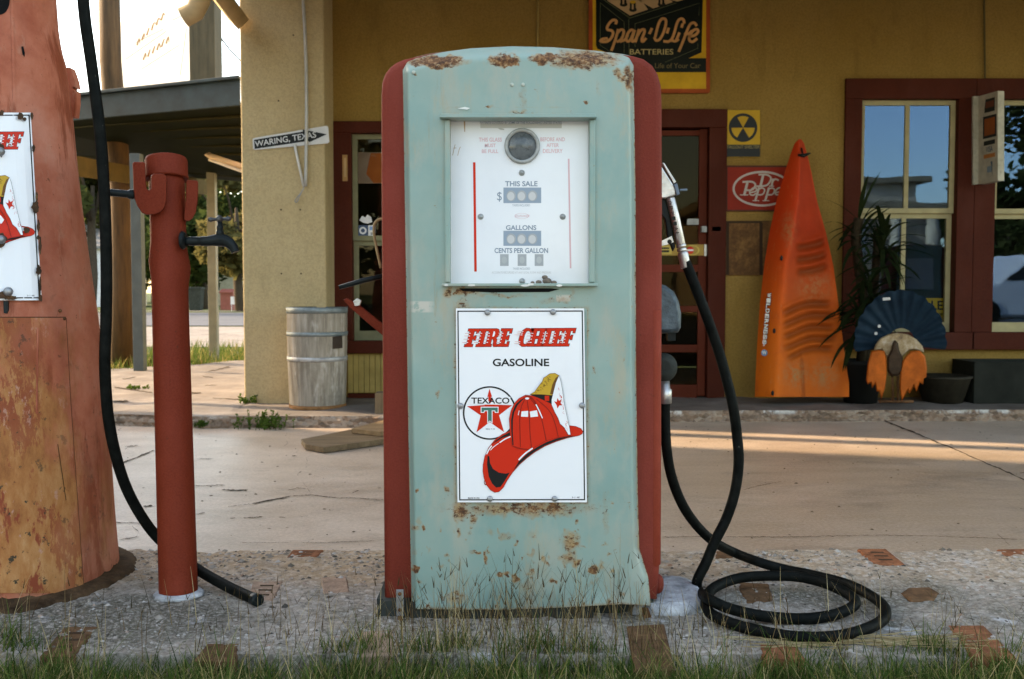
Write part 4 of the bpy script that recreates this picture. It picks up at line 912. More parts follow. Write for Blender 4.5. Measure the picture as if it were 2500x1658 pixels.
# ---- hose with nozzle
hz = zt(1560, 1000, 2.383)
hose = thing('fuel_hose', 'thick black fuel hose coiled on the island right of the teal pump', 'hose', Gd(1860, 1480, IZ))
air = [(1624, 975, 2.50), (1624, 1030, 2.50), (1628, 1100, 2.50), (1640, 1165, 2.51), (1665, 1230, 2.53), (1700, 1282, 2.56), (1742, 1322, 2.585)]
gnd = [(550, 830, .03), (700, 888, .02), (850, 930, .0), (1000, 960, 0), (1200, 1012, 0), (1330, 1072, 0), (1420, 1140, 0), (1432, 1200, 0), (1380, 1250, 0), (1250, 1300, 0), (1100, 1325, 0), (900, 1322, 0), (700, 1288, 0), (520, 1238, 0), (410, 1180, .004), (392, 1110, .008), (440, 1035, .014), (600, 978, .018), (850, 968, .02), (1000, 988, .02), (1130, 1030, .018), (1240, 1092, .012), (1250, 1140, .004), (1150, 1190, 0), (1000, 1215, 0), (850, 1215, 0), (680, 1195, .008), (520, 1155, .018), (410, 1105, .03)]
path = [tuple(P(*a)) for a in air] + [tuple(Gd(*hz(x, y), IZ + .016 + z)) for x, y, z in gnd]
up_ = [(352, 1060, 2.44), (338, 1000, 2.44), (390, 890, 2.45), (440, 770, 2.46), (510, 630, 2.47), (560, 470, 2.47), (580, 300, 2.47), (570, 150, 2.47), (550, 0, 2.46)]
path += [tuple(P(*hz(x, y), D)) for x, y, D in up_] + [tuple(P(x, y, D)) for x, y, D in ((1780, 950, 2.46), (1757, 865, 2.46), (1728, 780, 2.45), (1700, 705, 2.45), (1682, 660, 2.45), (1673, 640, 2.45))]
mb = MB(); mb.tube(cr(path, 8), .0128, 16); mb.build('hose_tube', M['rubber'], hose)
mb = MB(); mb.tube([P(1622, 930, 2.50), P(1623, 950, 2.50), P(1624, 952, 2.5), P(1624, 985, 2.50)], [.013, .014, .017, .016], 14); mb.build('coupling', M['metal'], hose)
nzz = zt(1580, 380, 4.9); npt = lambda x, y, D=2.45: P(*nzz(x, y), D)
mb = MB()
mb.tube([npt(275, 500), npt(330, 720), npt(405, 1070)], [.0112, .0112, .0114], 16)
mb.tube([npt(402, 1062), npt(412, 1100)], .0135, 8, 0); mb.tube([npt(410, 1105), npt(420, 1150)], .0118, 14); mb.tube([npt(418, 1150), npt(428, 1180), npt(462, 1345)], [.012, .0135, .0125], 16)
mb.prism([npt(x, y, 2.435) for x, y in ((60, 60), (175, 130), (345, 400), (345, 470), (235, 505), (60, 520))], (0, .028, 0))
nz = mb.build('nozzle', M['metal'], hose, bevel=.003)
mb = MB(); mb.prism([npt(x, y, 2.437) for x, y in ((178, 85), (205, 85), (350, 315), (318, 335))], (0, .02, 0)); mb.build('nozzle_lever', M['metal'], nz, bevel=.0015)
mb = MB(); mb.prism([npt(x, y, 2.430) for x, y in ((320, 345), (360, 330), (392, 460), (355, 475))], (0, .03, 0)); mb.tube([npt(390, 412), npt(480, 408)], .003, 8); mb.build('nozzle_cap', simple('blue_grey_cap', (.17, .22, .27), .5, .2), nz, bevel=.002)
mb = MB(); mb.prism([npt(x, y, 2.452) for x, y in ((100, 510), (225, 520), (310, 900), (340, 1090), (310, 1150), (240, 960), (215, 760), (100, 640))], (0, .016, 0)); mb.build('trigger_guard', M['black'], nz, bevel=.003)
mb = MB()
for i, ch in enumerate('OPW11AL'):
    cx, cy = lerp(268, 362, i / 6), lerp(560, 935, i / 6)
    mb.text(lambda x, y, k_: npt(x, y, 2.45 - .0116 - .0004), ch, 0, 0, 0, 0, 0, 0, 0, quad=[(cx + 22, cy - 22), (cx + 28, cy + 20), (cx - 18, cy + 28), (cx - 24, cy - 14)])
mb.build('nozzle_lettering', M['ink'], nz)
mb = MB(); mb.prism([npt(x, y, 2.43) for x, y in ((130, 1040), (295, 962), (318, 1035), (240, 1065), (130, 1085))], (0, .01, 0)); mb.lathe(npt(268, 1030, 2.4295), [(.0055, 0), (.0001, .0004)], 14, 1, (False, True), (0, -1, 0)); mb.build('nozzle_bracket', [M['metal'], M['ink']], nz)

# ================================================================== LEFT PUMP (tapered round column)
LC = Vector((-1.396, 2.59)); dC = LC.length; thC = math.atan2(LC.x, LC.y)
def edge_r(px, py):
    th = math.atan((px - 1250) / F); r = dC * math.sin(th - thC)
    Dt = math.sqrt(dC * dC - r * r) * math.cos(th); return r, P(px, py, Dt).z
prof = sorted([edge_r(*e)[::-1] for e in [(150, -160), (153, -60), (155, 0), (159, 80), (166, 130), (176, 165), (184, 220), (188, 280), (197, 400), (208, 520), (225, 660), (240, 770), (252, 900), (262, 1050), (272, 1250), (282, 1392)]])
def Lr(z): return pw(prof, z)
def LP(px, py, off=0.):
    d = ray(px, py); D = 2.3
    for _ in range(6):
        z = H + d[2] * D / d[1]; r = Lr(z) + off
        ux, uy = d[0] / d[1], 1.0
        a = ux * ux + 1; b = -2 * (ux * LC.x + LC.y); c = dC * dC - r * r
        disc = b * b - 4 * a * c
        D = (-b - math.sqrt(max(0, disc))) / (2 * a)
    return P(px, py, D)
lp = thing('gas_pump', 'rusty salmon pink round tapered gas pump at the far left', 'gas pump', (LC.x, LC.y, IZ), 'vintage gas pumps')
mb = MB(); zs = [prof[0][0] + (2.1 - prof[0][0]) * i / 90 for i in range(91)]; N = 96
mb.grid(N, 90, lambda u, v: Vector((LC.x + Lr(lerp(zs[0], 2.1, v)) * math.cos(u * 2 * math.pi), LC.y + Lr(lerp(zs[0], 2.1, v)) * math.sin(u * 2 * math.pi), lerp(zs[0], 2.1, v))), 0, True,
        at=lambda u, v: {'ochre': .12 + .25 * sstep(.5, .1, v)})
body = mb.build('column_body', M['salmon'], lp)
mb = MB(); rb = edge_r(325, 1405)[0]
mb.lathe((LC.x, LC.y, IZ - .012), [(rb + .002, 0), (rb, .012), (rb - .012, .02), (Lr(.2) + .006, .026), (Lr(.2) - .002, .05), (Lr(.2) - .05, .06)], 72, 0, fn=lambda a, h: .006 * mn.noise(Vector((math.cos(a) * 6, math.sin(a) * 6, h * 30)))); mb.build('base_ring', simple('dirty_base_ring', (.075, .042, .022), .9, .7, 16, .8, 50, 0, .3, .6), lp)
# access door sheet wrapped round the lower column
mb = MB()
pr = lambda v: pw([(0, 161), (.3, 172), (.6, 186), (1, 205)], v)
mb.grid(50, 60, lambda u, v: LP(lerp(-60, pr(v), u), lerp(776, 1448, v), .0035), 0, True, at=lambda u, v: {'ochre': .5 * sstep(1.05, .4, u) + .25 + .3 * sstep(.2, .7, v) + .3 * mn.noise(Vector((u * 3, v * 5, 1)))})
mb.grid(1, 60, lambda u, v: LP(pr(v), lerp(776, 1448, v), .0035 * u), 0, True); mb.grid(50, 1, lambda u, v: LP(lerp(-60, pr(0), u), 776, .0035 * v), 0, True)
mb.build('access_panel', M['salmon'], lp)
mb = MB(); mb.grid(1, 60, lambda u, v: LP(pr(v) + 1.3 * u + .5 * mn.noise(Vector((v * 40, 0, 0))), lerp(776, 1446, v), .0012), 0, True); mb.grid(60, 1, lambda u, v: LP(lerp(-60, 161, u), 776 - 2.6 * v, .0012), 0, True); mb.build('panel_gap', simple('gap_brown', (.10, .04, .02), .9), lp)
# upper panel seam, slots and lugs
mb = MB()
mb.grid(2, 40, lambda u, v: LP(lerp(24, 33, u) + 8 * v, lerp(-60, 268, v), .003 * math.sin(math.pi * u) + .0008), 0, True); mb.grid(2, 40, lambda u, v: LP(lerp(90, 95, u) - 3 * v, lerp(800, 1010, v), .0042 + .003 * math.sin(math.pi * u)), 0, True); mb.build('seam_bead', M['salmon'], lp)
SB = simple('slot_black', (.006, .006, .006), .9)
mb = MB(); mb.fill(lambda x, y, k: LP(x, y, .0015), [(0 + 24 * math.cos(a), 0 + 36 * math.sin(a)) for a in [i * .3 for i in range(21)]]); mb.build('round_opening', SB, lp); mb = MB(); mb.fill(lambda x, y, k: LP(x, y, .0015), [(52, 114), (57, 113), (61, 130), (60, 139), (55, 132)]); mb.build('slot', SB, lp)
mb = MB(); mb.fill(lambda x, y, k: LP(x, y, .0042), [(140, 1085), (142, 1084), (162, 1220), (160.5, 1223)]); mb.build('scratch', simple('scratch_brown', (.09, .04, .015), .9), lp)
mb = MB(); mb.prism([P(x, y, 2.66) for x, y in ((171, 165), (177, 180), (183, 200), (185, 215), (182, 212), (178, 211), (176, 216), (185, 223), (185, 250), (181, 285), (165, 285), (160, 165))], (0, .03, 0)); mb.build('side_lug', M['salmon'], lp)
mb = MB(); mb.prism([LP(x, y, .012) for x, y in ((8, 735), (19, 735), (19, 758), (15, 766), (9, 764))], (0, .006, 0)); mb.build('tab', M['black'], lp)
for px, py in ((147, 759), (157, 778), (195, 1404)):
    mb = MB(); mb.ball(LP(px, py, .004), .0045, 0, 8, 5); mb.build('rivet', M['rustm'], lp)
# its own helmet sign, chipped
def lsign(px, py, k=0):
    y2 = 275 + (py - 753) * .968; x2 = 75 + (px - 1426) * .968 + (y2 - 275) * .044
    return LP(x2, y2, .010 + k * .00022)
mb = MB(); helmet_sign(mb, lsign)
def blob(x, y, rx, ry, k=.0155, mi=8):
    n_ = 18; mb.poly([LP(x + rx * math.cos(2 * math.pi * i / n_) * rnd.uniform(.7, 1.2), y + ry * math.sin(2 * math.pi * i / n_) * rnd.uniform(.7, 1.2), k) for i in range(n_)], mi)
for a in ((50, 283, 7, 10), (78, 283, 4, 9), (4, 276, 6, 7), (86, 506, 9, 15), (65, 562, 8, 8), (94, 552, 4, 16), (94, 660, 7, 12), (98, 600, 4, 22), (98, 700, 3, 24), (22, 715, 9, 14), (8, 722, 12, 10), (28, 727, 14, 6), (82, 362, 4, 9), (90, 480, 3, 12), (99, 728, 5, 9), (2, 365, 11, 17), (0, 585, 16, 18), (93, 580, 4, 6), (60, 291, 5, 5)): blob(*a, k=.0155 + rnd.random() * .001)
ls = mb.build('sign_plate', SIGN_M, lp)
for px, py in ((0, 370), (2, 585), (20, 712)):
    mb = MB(); mb.ball(LP(px, py, .018), .011, 0, 12, 8); mb.build('bolt', M['steel'], ls)

# hanging hose of the left pump
lh = thing('fuel_hose', 'black fuel hose hanging beside the salmon pump, cut end on the island', 'hose', Gd(628, 1476, IZ))
pts = [(196, -120, 2.42), (200, -40, 2.42), (208, 50, 2.42), (221, 140, 2.42), (233, 230, 2.42), (245, 330, 2.42), (253, 440, 2.42), (258, 560, 2.42), (260, 680, 2.42), (259, 780, 2.42), (256, 880, 2.42), (259, 960, 2.43), (266, 1030, 2.44), (281, 1105, 2.46), (304, 1180, 2.49), (336, 1245, 2.52), (378, 1305, 2.54), (430, 1352, 2.535), (482, 1390, 2.50), (540, 1424, 2.44), (590, 1449, 2.39), (628, 1465, 2.345)]
mb = MB(); mb.tube(cr([tuple(P(*a)) for a in pts], 6), .0135, 16); mb.build('hose_tube', M['rubber'], lh)
mb = MB(); mb.tube([P(618, 1461, 2.352), P(632, 1467, 2.338)], .0148, 16); mb.build('hose_end', M['black'], lh)

# ================================================================== RED STANDPIPE WITH TAP
sp_ = thing('standpipe', 'round red iron water standpipe with hose hooks and black tap', 'standpipe', Gd(436, 1455, IZ))
TOPP, BOT = P(406, 400, 2.60), P(436, 1456, 2.425)
BOT.z = IZ - .005
axv = TOPP - BOT; Ln = axv.length
def zat(py): return (P(420, py, 2.5).z - BOT.z) / axv.z * Ln
mb = MB(); hb = zat(655)
mb.lathe(BOT, [(.0462 - .0022 * i / 60, Ln * i / 60) for i in range(61)], 40, 0, axis=axv, fn=lambda a, h: .0085 * math.exp(-((h - hb) / .035) ** 2) * max(0, math.cos(a)) ** 2 + .006 * math.exp(-((h - hb - .02) / .03) ** 2) * max(0, -math.cos(a)) ** 4)
mb.build('pipe', M['post'], sp_)
mb = MB(); kz = zat(425); mb.lathe(BOT, [(.0475, kz), (.0535, kz - .004), (.0545, kz + .002), (.053, kz + .01), (.053, kz + .046), (.050, kz + .053), (.042, kz + .056), (.001, kz + .058)], 40, 0, axis=axv); mb.build('cap', M['post'], sp_)
mb = MB(); mb.lathe((BOT.x, BOT.y, IZ + .001), [(.062, 0), (.058, .006), (.045, .010)], 30, 0, fn=lambda a, h: .006 * mn.noise(Vector((math.cos(a) * 3, math.sin(a) * 3, 0)))); mb.build('paint_collar', M['concpatch'], sp_)
hk = zt(260, 340, 4.355)
def arcs(cx, cy, r, a0, a1, n=8): return [(cx + r * math.cos(R(a)), cy + r * math.sin(R(a))) for a in [lerp(a0, a1, i / n) for i in range(n + 1)]]
U = [(275, 255), (290, 240), (395, 240), (412, 255), (420, 470), (432, 530), (455, 545), (470, 520), (470, 390), (500, 365), (610, 365), (640, 400), (640, 640), (620, 720), (580, 775), (520, 800), (430, 805), (380, 785), (330, 715), (300, 640), (285, 520)]
mb = MB(); mb.loft([[P(*hk(x, y), 2.52 + d) for x, y in offset_poly(U, -o)] for o, d in ((7, -.006), (0, 0), (0, .012), (7, .018))], 0, False); mb.build('hose_hook', M['post'], sp_)
U2 = [(850, 440), (870, 432), (965, 440), (976, 460), (972, 650), (950, 780), (915, 845), (880, 872), (840, 870), (820, 850), (840, 650)]
mb = MB(); mb.loft([[P(*hk(x, y), 2.56 + d) for x, y in offset_poly(U2, -o)] for o, d in ((7, -.006), (0, 0), (0, .012), (7, .018))], 0, False); mb.build('hose_hook', M['post'], sp_)
mb = MB()
a, b = P(258, 469, 2.50), P(332, 476, 2.53)
n_ = 26; mb.tube([a.lerp(b, i / n_) for i in range(n_ + 1)], [.0085 + (.0016 if i % 2 else 0) + (.003 if 20 <= i <= 24 else 0) for i in range(n_ + 1)], 12); mb.build('threaded_stub', M['black'], sp_)
fc = zt(260, 340, 4.355); fD = 2.53
mb = MB()
mb.lathe(P(*fc(795, 1075), fD), [(.022, 0), (.024, .004), (.018, .012)], 16, axis=(1, 0, 0)); 
mb.tube([P(*fc(x, y), fD) for x, y in ((815, 1082), (900, 1085), (1005, 1085), (1010, 1085), (1080, 1083), (1150, 1075), (1210, 1070), (1260, 1078), (1310, 1105), (1350, 1150), (1368, 1190), (1372, 1200))], [.011, .0115, .0115, .0125, .0125, .0145, .017, .016, .014, .012, .0105, .0115], 16)
mb.lathe(P(*fc(1207, 1050), fD), [(.012, 0), (.010, .015), (.0075, .02), (.0085, .022), (.0085, .03), (.006, .032), (.006, .042)], 14)
tap = mb.build('tap', M['black'], sp_)
mb = MB(); c0 = P(*fc(1203, 850), fD)
for a in (0.15, 1.72, 3.29, 4.86):
    d = Vector((math.cos(a), math.sin(a) * .9, .06 * math.cos(a)))
    mb.tube([c0, c0 + d * .014, c0 + d * .022, c0 + d * .028], [.004, .004, .0065, .0045], 10)
mb.ball(c0, .0085, 0, 12, 8, (1, 1, 1.2)); mb.tube([c0, c0 - Vector((0, 0, .02))], .005, 10); mb.build('tap_handle', simple('tap_handle_iron', (.06, .06, .06), .4, .3, 30, .2, 60, .5), tap)
# ================================================================== SIGNS ON THE WALL
def zsign(name, label, cat, D, outline, mats, thick=.012, draw=None):
    mb = MB(); mb.prism([P(x, y, D) for x, y in outline], (0, thick, 0), 0)
    if draw: draw(mb, plane(D, step=.0005))
    return tag(mb.build(name, mats), label, cat)
# battery sign
def d_batt(mb, pl):
    z = zt(1440, 0, 7.883); hm = lambda x, y, k: pl(*z(x, y), k)
    mb.rect(pl, 1447, -110, 1724, 217, 1, 1)
    mb.fill(hm, [(115, -500), (2190, -500), (2150, 1010), (1900, 1120), (2240, 1120), (2240, 1390), (900, 1390), (900, 1250), (150, 940), (118, 880)], 2, 2)
    mb.fill(hm, [(270, -10), (780, -400), (2150, -320), (2140, -120), (1660, 40), (770, 320)], 3, 3)
    mb.fill(hm, [(330, 10), (760, -330), (1120, 185), (775, 300)], 4, 4); mb.fill(hm, [(920, 0), (1200, -250), (1600, 40), (1220, 165)], 4, 4); mb.fill(hm, [(1560, 0), (1800, -200), (2120, -90), (1680, 30)], 4, 4)
    for x, y in ((830, 40), (650, -60), (1380, -60)): mb.rect(hm, x - 60, y, x + 55, y + 140, 5, 3); mb.disc(hm, x, y + 145, 74, 5, 3, 20, 45); mb.disc(hm, x, y, 58, 6, 1, 20, 30); mb.rect(hm, x - 22, y + 40, x + 12, y + 140, 6, 4)
    mb.stroke(hm, [(260, -10), (770, 350), (1660, 60)], 9, 6, 5, 1)
    for pts in ([(750, 360), (755, 1060)], [(200, 50), (200, 870), (430, 1020)], [(200, 55), (660, 420), (660, 1030)], [(870, 460), (2110, 60), (2100, 300)], [(870, 450), (870, 900)], [(2080, 840), (2080, 930), (1450, 1200)]): mb.stroke(hm, pts, 7, 6, 5, 1)
    S = [[(500, 455), (512, 405), (455, 385), (390, 430), (335, 520), (345, 572), (420, 590), (448, 640), (420, 720), (350, 790), (270, 805), (205, 792), (240, 755), (330, 740)], [(545, 575), (490, 770), (420, 965)], [(530, 640), (590, 575), (650, 590), (640, 680), (590, 770), (530, 800)],
         [(590, 800), (680, 760), (720, 690)], [(850, 600), (800, 575), (740, 630), (700, 740), (730, 800), (790, 750), (850, 600)], [(860, 590), (810, 760), (830, 800), (880, 760)], [(945, 575), (880, 800)], [(900, 720), (980, 590), (1040, 570), (1050, 620), (1000, 760), (1020, 800), (1075, 745)],
         [(1190, 555), (1150, 640)], [(1260, 700), (1320, 470), (1380, 370), (1450, 370), (1465, 450), (1420, 620), (1350, 750), (1280, 780), (1245, 730)], [(1515, 550), (1490, 630)], [(1815, 440), (1800, 375), (1740, 365), (1680, 440), (1620, 650), (1570, 760), (1510, 800), (1430, 795)], [(1560, 770), (1640, 795), (1700, 760)], [(1720, 640), (1670, 760)], [(1785, 470), (1770, 520)],
         [(2050, 490), (2010, 440), (1940, 460), (1880, 570), (1800, 780), (1715, 985)], [(1830, 660), (1900, 650), (1960, 600)], [(1920, 700), (2020, 680), (2085, 610), (2060, 565), (1990, 590), (1920, 700), (1920, 780), (1980, 805), (2055, 750)]]
    for i, q in enumerate(S): mb.stroke(hm, q, 52, 7 + .45 * i, 6, 5)
    mb.text(hm, 'BATTERIES', 770, 945, 1608, 1052, 8, 7, .01); mb.text(hm, 'Life of Your Car', 1255, 1215, 2130, 1312, 8, 8)
    # red rim
    for a in ((1438, -110, 1447, 226), (1724, -110, 1733, 226), (1447, 217, 1724, 226)): mb.rect(pl, *a, 3, 9)
zsign('battery_sign', 'black and yellow battery advertising sign with script lettering above the pump', 'sign', WD - .03, [(1437, -115), (1733.5, -115), (1733.5, 222), (1730, 227), (1437, 227)],
      [simple('sign_rim', (.33, .07, .02), .5), simple('sign_mustard', (.62, .36, .03), .45, .15), simple('sign_black', (.008, .012, .01), .35, .2), simple('sign_dark', (.02, .02, .014), .4), simple('sign_tan', (.5, .33, .17), .5, .1), simple('sign_line', (.14, .16, .08), .5), simple('sign_script', (.58, .30, .12), .5, .2), simple('sign_letter', (.50, .42, .2), .5), simple('sign_letter_dim', (.2, .16, .07), .5), simple('sign_red_rim', (.36, .07, .02), .5)], .02, d_batt)
def d_fall(mb, pl):
    z = zt(1580, 250, 3.921); hm = lambda x, y, k: pl(*z(x, y), k)
    mb.rect(hm, 762, 405, 1080, 522, 1, 1); mb.text(hm, 'FALLOUT SHELTER', 768, 412, 1076, 442, 2, 2, .01); mb.disc(hm, 918, 242, 137, 1, 1, 48)
    for a in (-90, 30, 150): mb.fill(hm, [(918, 242)] + [(918 + 112 * math.cos(R(a + d)), 242 + 112 * math.sin(R(a + d))) for d in (-29, -10, 10, 29)], 2, 0)
zsign('fallout_sign', 'small yellow and black fallout shelter sign with three triangles in a circle', 'sign', WD - .018, [(1774, 269), (1855.5, 269), (1855.5, 384), (1774, 384)], [simple('fallout_yellow', (.55, .33, .035), .5, .15), M['ink'], simple('fallout_text', (.3, .24, .1), .5)], .006, d_fall)
def d_pep(mb, pl):
    z = zt(1580, 250, 3.921); hm = lambda x, y, k: pl(*z(x, y), k)
    mb.rect(hm, 770, 622, 1420, 1028, 1, 1); mb.disc(hm, 1100, 827, 283, 2, 2, 64, 171); mb.disc(hm, 1100, 827, 262, 3, 1, 64, 150)
    L = [[(1110, 700), (1085, 800)], [(1070, 692), (1140, 692), (1180, 715), (1180, 750), (1150, 790), (1105, 802), (1050, 804)], [(1205, 735), (1190, 802)], [(1195, 765), (1225, 735), (1255, 745)], [(1170, 802), (1212, 802)],
         [(960, 765), (930, 885)], [(918, 762), (1000, 760), (1035, 785), (1020, 825), (985, 842), (955, 840)], [(892, 886), (965, 886)], [(985, 865), (1040, 850), (1045, 825), (1015, 820), (985, 850), (985, 880), (1015, 888), (1040, 872)],
         [(1070, 820), (1035, 940)], [(1060, 835), (1100, 820), (1125, 840), (1105, 880), (1065, 885)], [(1012, 941), (1070, 941)], [(1165, 820), (1130, 940)], [(1155, 835), (1195, 820), (1220, 840), (1200, 880), (1160, 885)], [(1108, 941), (1166, 941)], [(1228, 865), (1285, 850), (1290, 825), (1258, 820), (1228, 850), (1230, 880), (1270, 886)], [(1320, 825), (1300, 886)], [(1310, 840), (1345, 820)]]
    wd = [24, 17, 20, 17, 10, 24, 18, 10, 14, 20, 14, 9, 20, 14, 9, 14, 18, 14]
    for i, (q, w_) in enumerate(zip(L, wd)): mb.stroke(hm, q, w_, 4 + .5 * i, 2, 4)
    # thin dark frame
    for a in ((757, 608, 1432, 620), (757, 1030, 1432, 1042), (757, 620, 768, 1030)): mb.rect(hm, *a, 2, 3)
zsign('soda_sign', 'red enamel soda sign with white oval and white slab letters behind the kayak', 'sign', WD - .018, [(1772, 404), (1945, 404), (1945, 516), (1772, 516)], [simple('soda_dark', (.14, .03, .018), .5), simple('soda_red', (.27, .022, .010), .5, .15), simple('soda_white', (.48, .42, .37), .4, .1), simple('soda_frame', (.09, .03, .016), .5)], .012, d_pep)
g = NG('rusty_sign_face'); c = g.ramp(g.noise(9, 7, .75), [(.3, (.05, .025, .012)), (.5, (.14, .065, .022)), (.68, (.28, .15, .05)), (.8, (.35, .26, .13))])
def d_rust(mb, pl):
    for a in ((1773, 540, 1780, 671), (1780, 540, 1860, 545), (1854, 545, 1862, 671)): mb.rect(pl, *a, 1, 1)
zsign('rusty_sign', 'brown rusted blank metal sign low on the wall left of the kayak', 'sign', WD - .016, [(1772, 539), (1905, 539), (1905, 672), (1772, 672)], [g.out(c, .85, 0, .3, g.bump(g.noise(40, 5, .7), .4, .006)), simple('rust_dark', (.05, .03, .018), .8)], .01, d_rust)
# arrow sign on the pillar
def d_arrow(mb, pl):
    z = zt(500, 0, 2.614); hm = lambda x, y, k: pl(*z(x, y), k)
    mb.fill(hm, [(314, 893), (626, 840), (624, 826), (780, 857), (668, 908), (660, 900), (318, 951)], 1, 1)
    mb.text(hm, 'WARING, TEXAS', 0, 0, 0, 0, 2, 0, .012, quad=[(318, 902), (708, 838), (712, 884), (322, 943)])
zsign('arrow_sign', 'small black and white place name arrow sign on the tan pillar', 'sign', PD - .012, [(616.5, 339), (625, 336), (797, 307), (801, 310), (804, 346), (800, 350), (622, 366), (618, 363)], [simple('arrow_white', (.6, .6, .6), .45, .12), M['ink']], .004, d_arrow)
# conduit with brace and hook
cd = thing('conduit_pipe', 'thin white metal pipe with angled brace running down the tan pillar', 'pipe', P(748, 455, PD - .03))
mb = MB(); mb.tube(cr([tuple(P(x, y, PD - .03)) for x, y in ((736, -60), (741, 20), (745, 90), (748, 200), (748, 330), (746, 455))], 4), .0115, 10); mb.build('pipe', simple('grey_conduit', (.42, .41, .39), .45, .15, 10, 0, 80, .3), cd)
mb = MB(); mb.tube([P(719, 352, PD - .018), P(741, 455, PD - .018)], .0095, 8); mb.build('brace', simple('white_brace', (.62, .6, .56), .5, .1), cd)
mb = MB(); mb.tube(cr([tuple(P(x, y, PD - .03)) for x, y in ((744, 452), (740, 462), (733, 473), (724, 484), (720, 492), (725, 493), (731, 480), (738, 465))], 4), .0035, 7); mb.build('wire_hook', M['steel'], cd)
mb = MB(); mb.tube([P(1314, -60, WD - .012), P(1312, 150, WD - .012)], .008, 8); tag(mb.build('wall_conduit', simple('ochre_pipe', (.34, .24, .08), .6)), 'thin ochre painted pipe on the wall above the teal pump', 'pipe')
mb = MB(); mb.tube(cr([tuple(P(x, y, WD - .02)) for x, y in ((2402, -60), (2403, 40), (2404, 120), (2405, 235))], 3), .007, 8); tag(mb.build('wall_cable', simple('dark_cable', (.10, .075, .03), .7)), 'dark cable running down the wall above the card sign', 'cable')
# payment card blade sign
bs = thing('card_sign', 'narrow white blade sign with credit card emblems beside the window', 'sign', P(2395, 450, 7.0))
A_, B_ = (2390, 7.19), (2436, 6.92)
def bm(u, v, k=0):
    px = lerp(A_[0], B_[0], u); D = lerp(A_[1], B_[1], u); py = lerp(lerp(235, 222, u), lerp(450, 441, u), v)
    return P(px, py, D) + Vector((-.001, -.0004, 0)) * k
mb = MB(); q = [bm(0, 0), bm(1, 0), bm(1, 1), bm(0, 1)]; mb.prism(q, (.05, .012, 0), 0); mb.prism([P(x, y, 7.20) for x, y in ((2376, 235), (2391, 235), (2391, 449), (2376, 451))], (0, .02, 0), 0)
mb.build('sign_board', simple('weathered_white', (.48, .45, .36), .6, .2, 12, 0, 80, 0, .5, .4), bs)
mb = MB(); fr = lambda x0, y0, x1, y1, k, mi: mb.fill(lambda a, b, c_: bm(a, b, c_), [(x0, y0), (x1, y0), (x1, y1), (x0, y1)], k, mi)
for a in ((.3, .06, .85, .21, 1, 0), (.36, .09, .8, .16, 2, 1), (.22, .25, .93, .50, 1, 0), (.3, .28, .86, .47, 2, 2), (.26, .53, .86, .58, 1, 0), (.26, .68, .86, .725, 1, 3), (.4, .77, .72, .95, 1, 4), (.44, .82, .68, .89, 2, 5)): fr(*a)
mb.text(bm, 'VISA', .38, .595, .74, .66, 2, 4, .02)
mb.build('card_emblems', [simple('card_black', (.02, .025, .02), .5), simple('card_red', (.16, .05, .025), .5), simple('card_orange', (.32, .09, .025), .5), simple('card_ochre', (.5, .2, .06), .5), simple('card_navy', (.07, .12, .17), .5), simple('card_pale', (.22, .3, .36), .5)], bs)

# ================================================================== PORCH OBJECTS
# wooden barrel
bc = P(776, 990, 6.70); bc.z = PZ
br = thing('wooden_barrel', 'weathered grey wooden barrel with metal hoops against the tan pillar', 'barrel', bc)
hB = P(776, 755, 6.7).z - PZ; r1, r0 = .2, .186
rad = lambda t: lerp(r0, r1, t) + .004 * math.sin(math.pi * t)
mb = MB(); NS = 28
mb.lathe(bc, [(rad(t) - (.0 if 0 < t < 1 else .002), hB * t) for t in [i / 24 for i in range(25)]] + [(rad(1) - .018, hB), (rad(1) - .02, hB - .03), (.001, hB - .035)], NS * 4, 0, (True, True), fn=lambda a, h: -.0008 * (abs(math.sin(a * NS / 2)) < .12) + .0015 * mn.noise(Vector((a * 4, h * 2, 0))))
mb.build('staves', M['barrel'], br)
for y_, hh_, mt in ((757, 15, 'hoop'), (814, 10, 'hoop'), (874, 11, 'hoop2'), (992, 15, 'rust')):
    t = (P(776, y_, 6.7).z - PZ) / hB; d = hh_ / F * 6.5 / 2
    mb = MB(); mb.lathe(bc, [(rad(t) + .0005, hB * t - d), (rad(t) + .004, hB * t - d), (rad(t) + .0045, hB * t + d), (rad(t) + .0005, hB * t + d)], 96, 0, (False, False))
    mb.build('hoop', {'hoop': simple('grey_hoop', (.2, .24, .25), .55, .35, 14, 0, 80, .4, .5, .5), 'hoop2': simple('pale_hoop', (.42, .42, .42), .5, .35, 14, 0, 80, .3, .5, .6), 'rust': simple('rust_hoop', (.25, .12, .05), .8, .4, 16)}[mt], br)
mb = MB(); mb.prism([P(x, y, 6.55) for x, y in ((809, 823), (833, 820), (834, 850), (811, 852))], (0, .04, 0)); mb.build('bung_plate', simple('dark_plate', (.05, .035, .025), .8, .4), br)
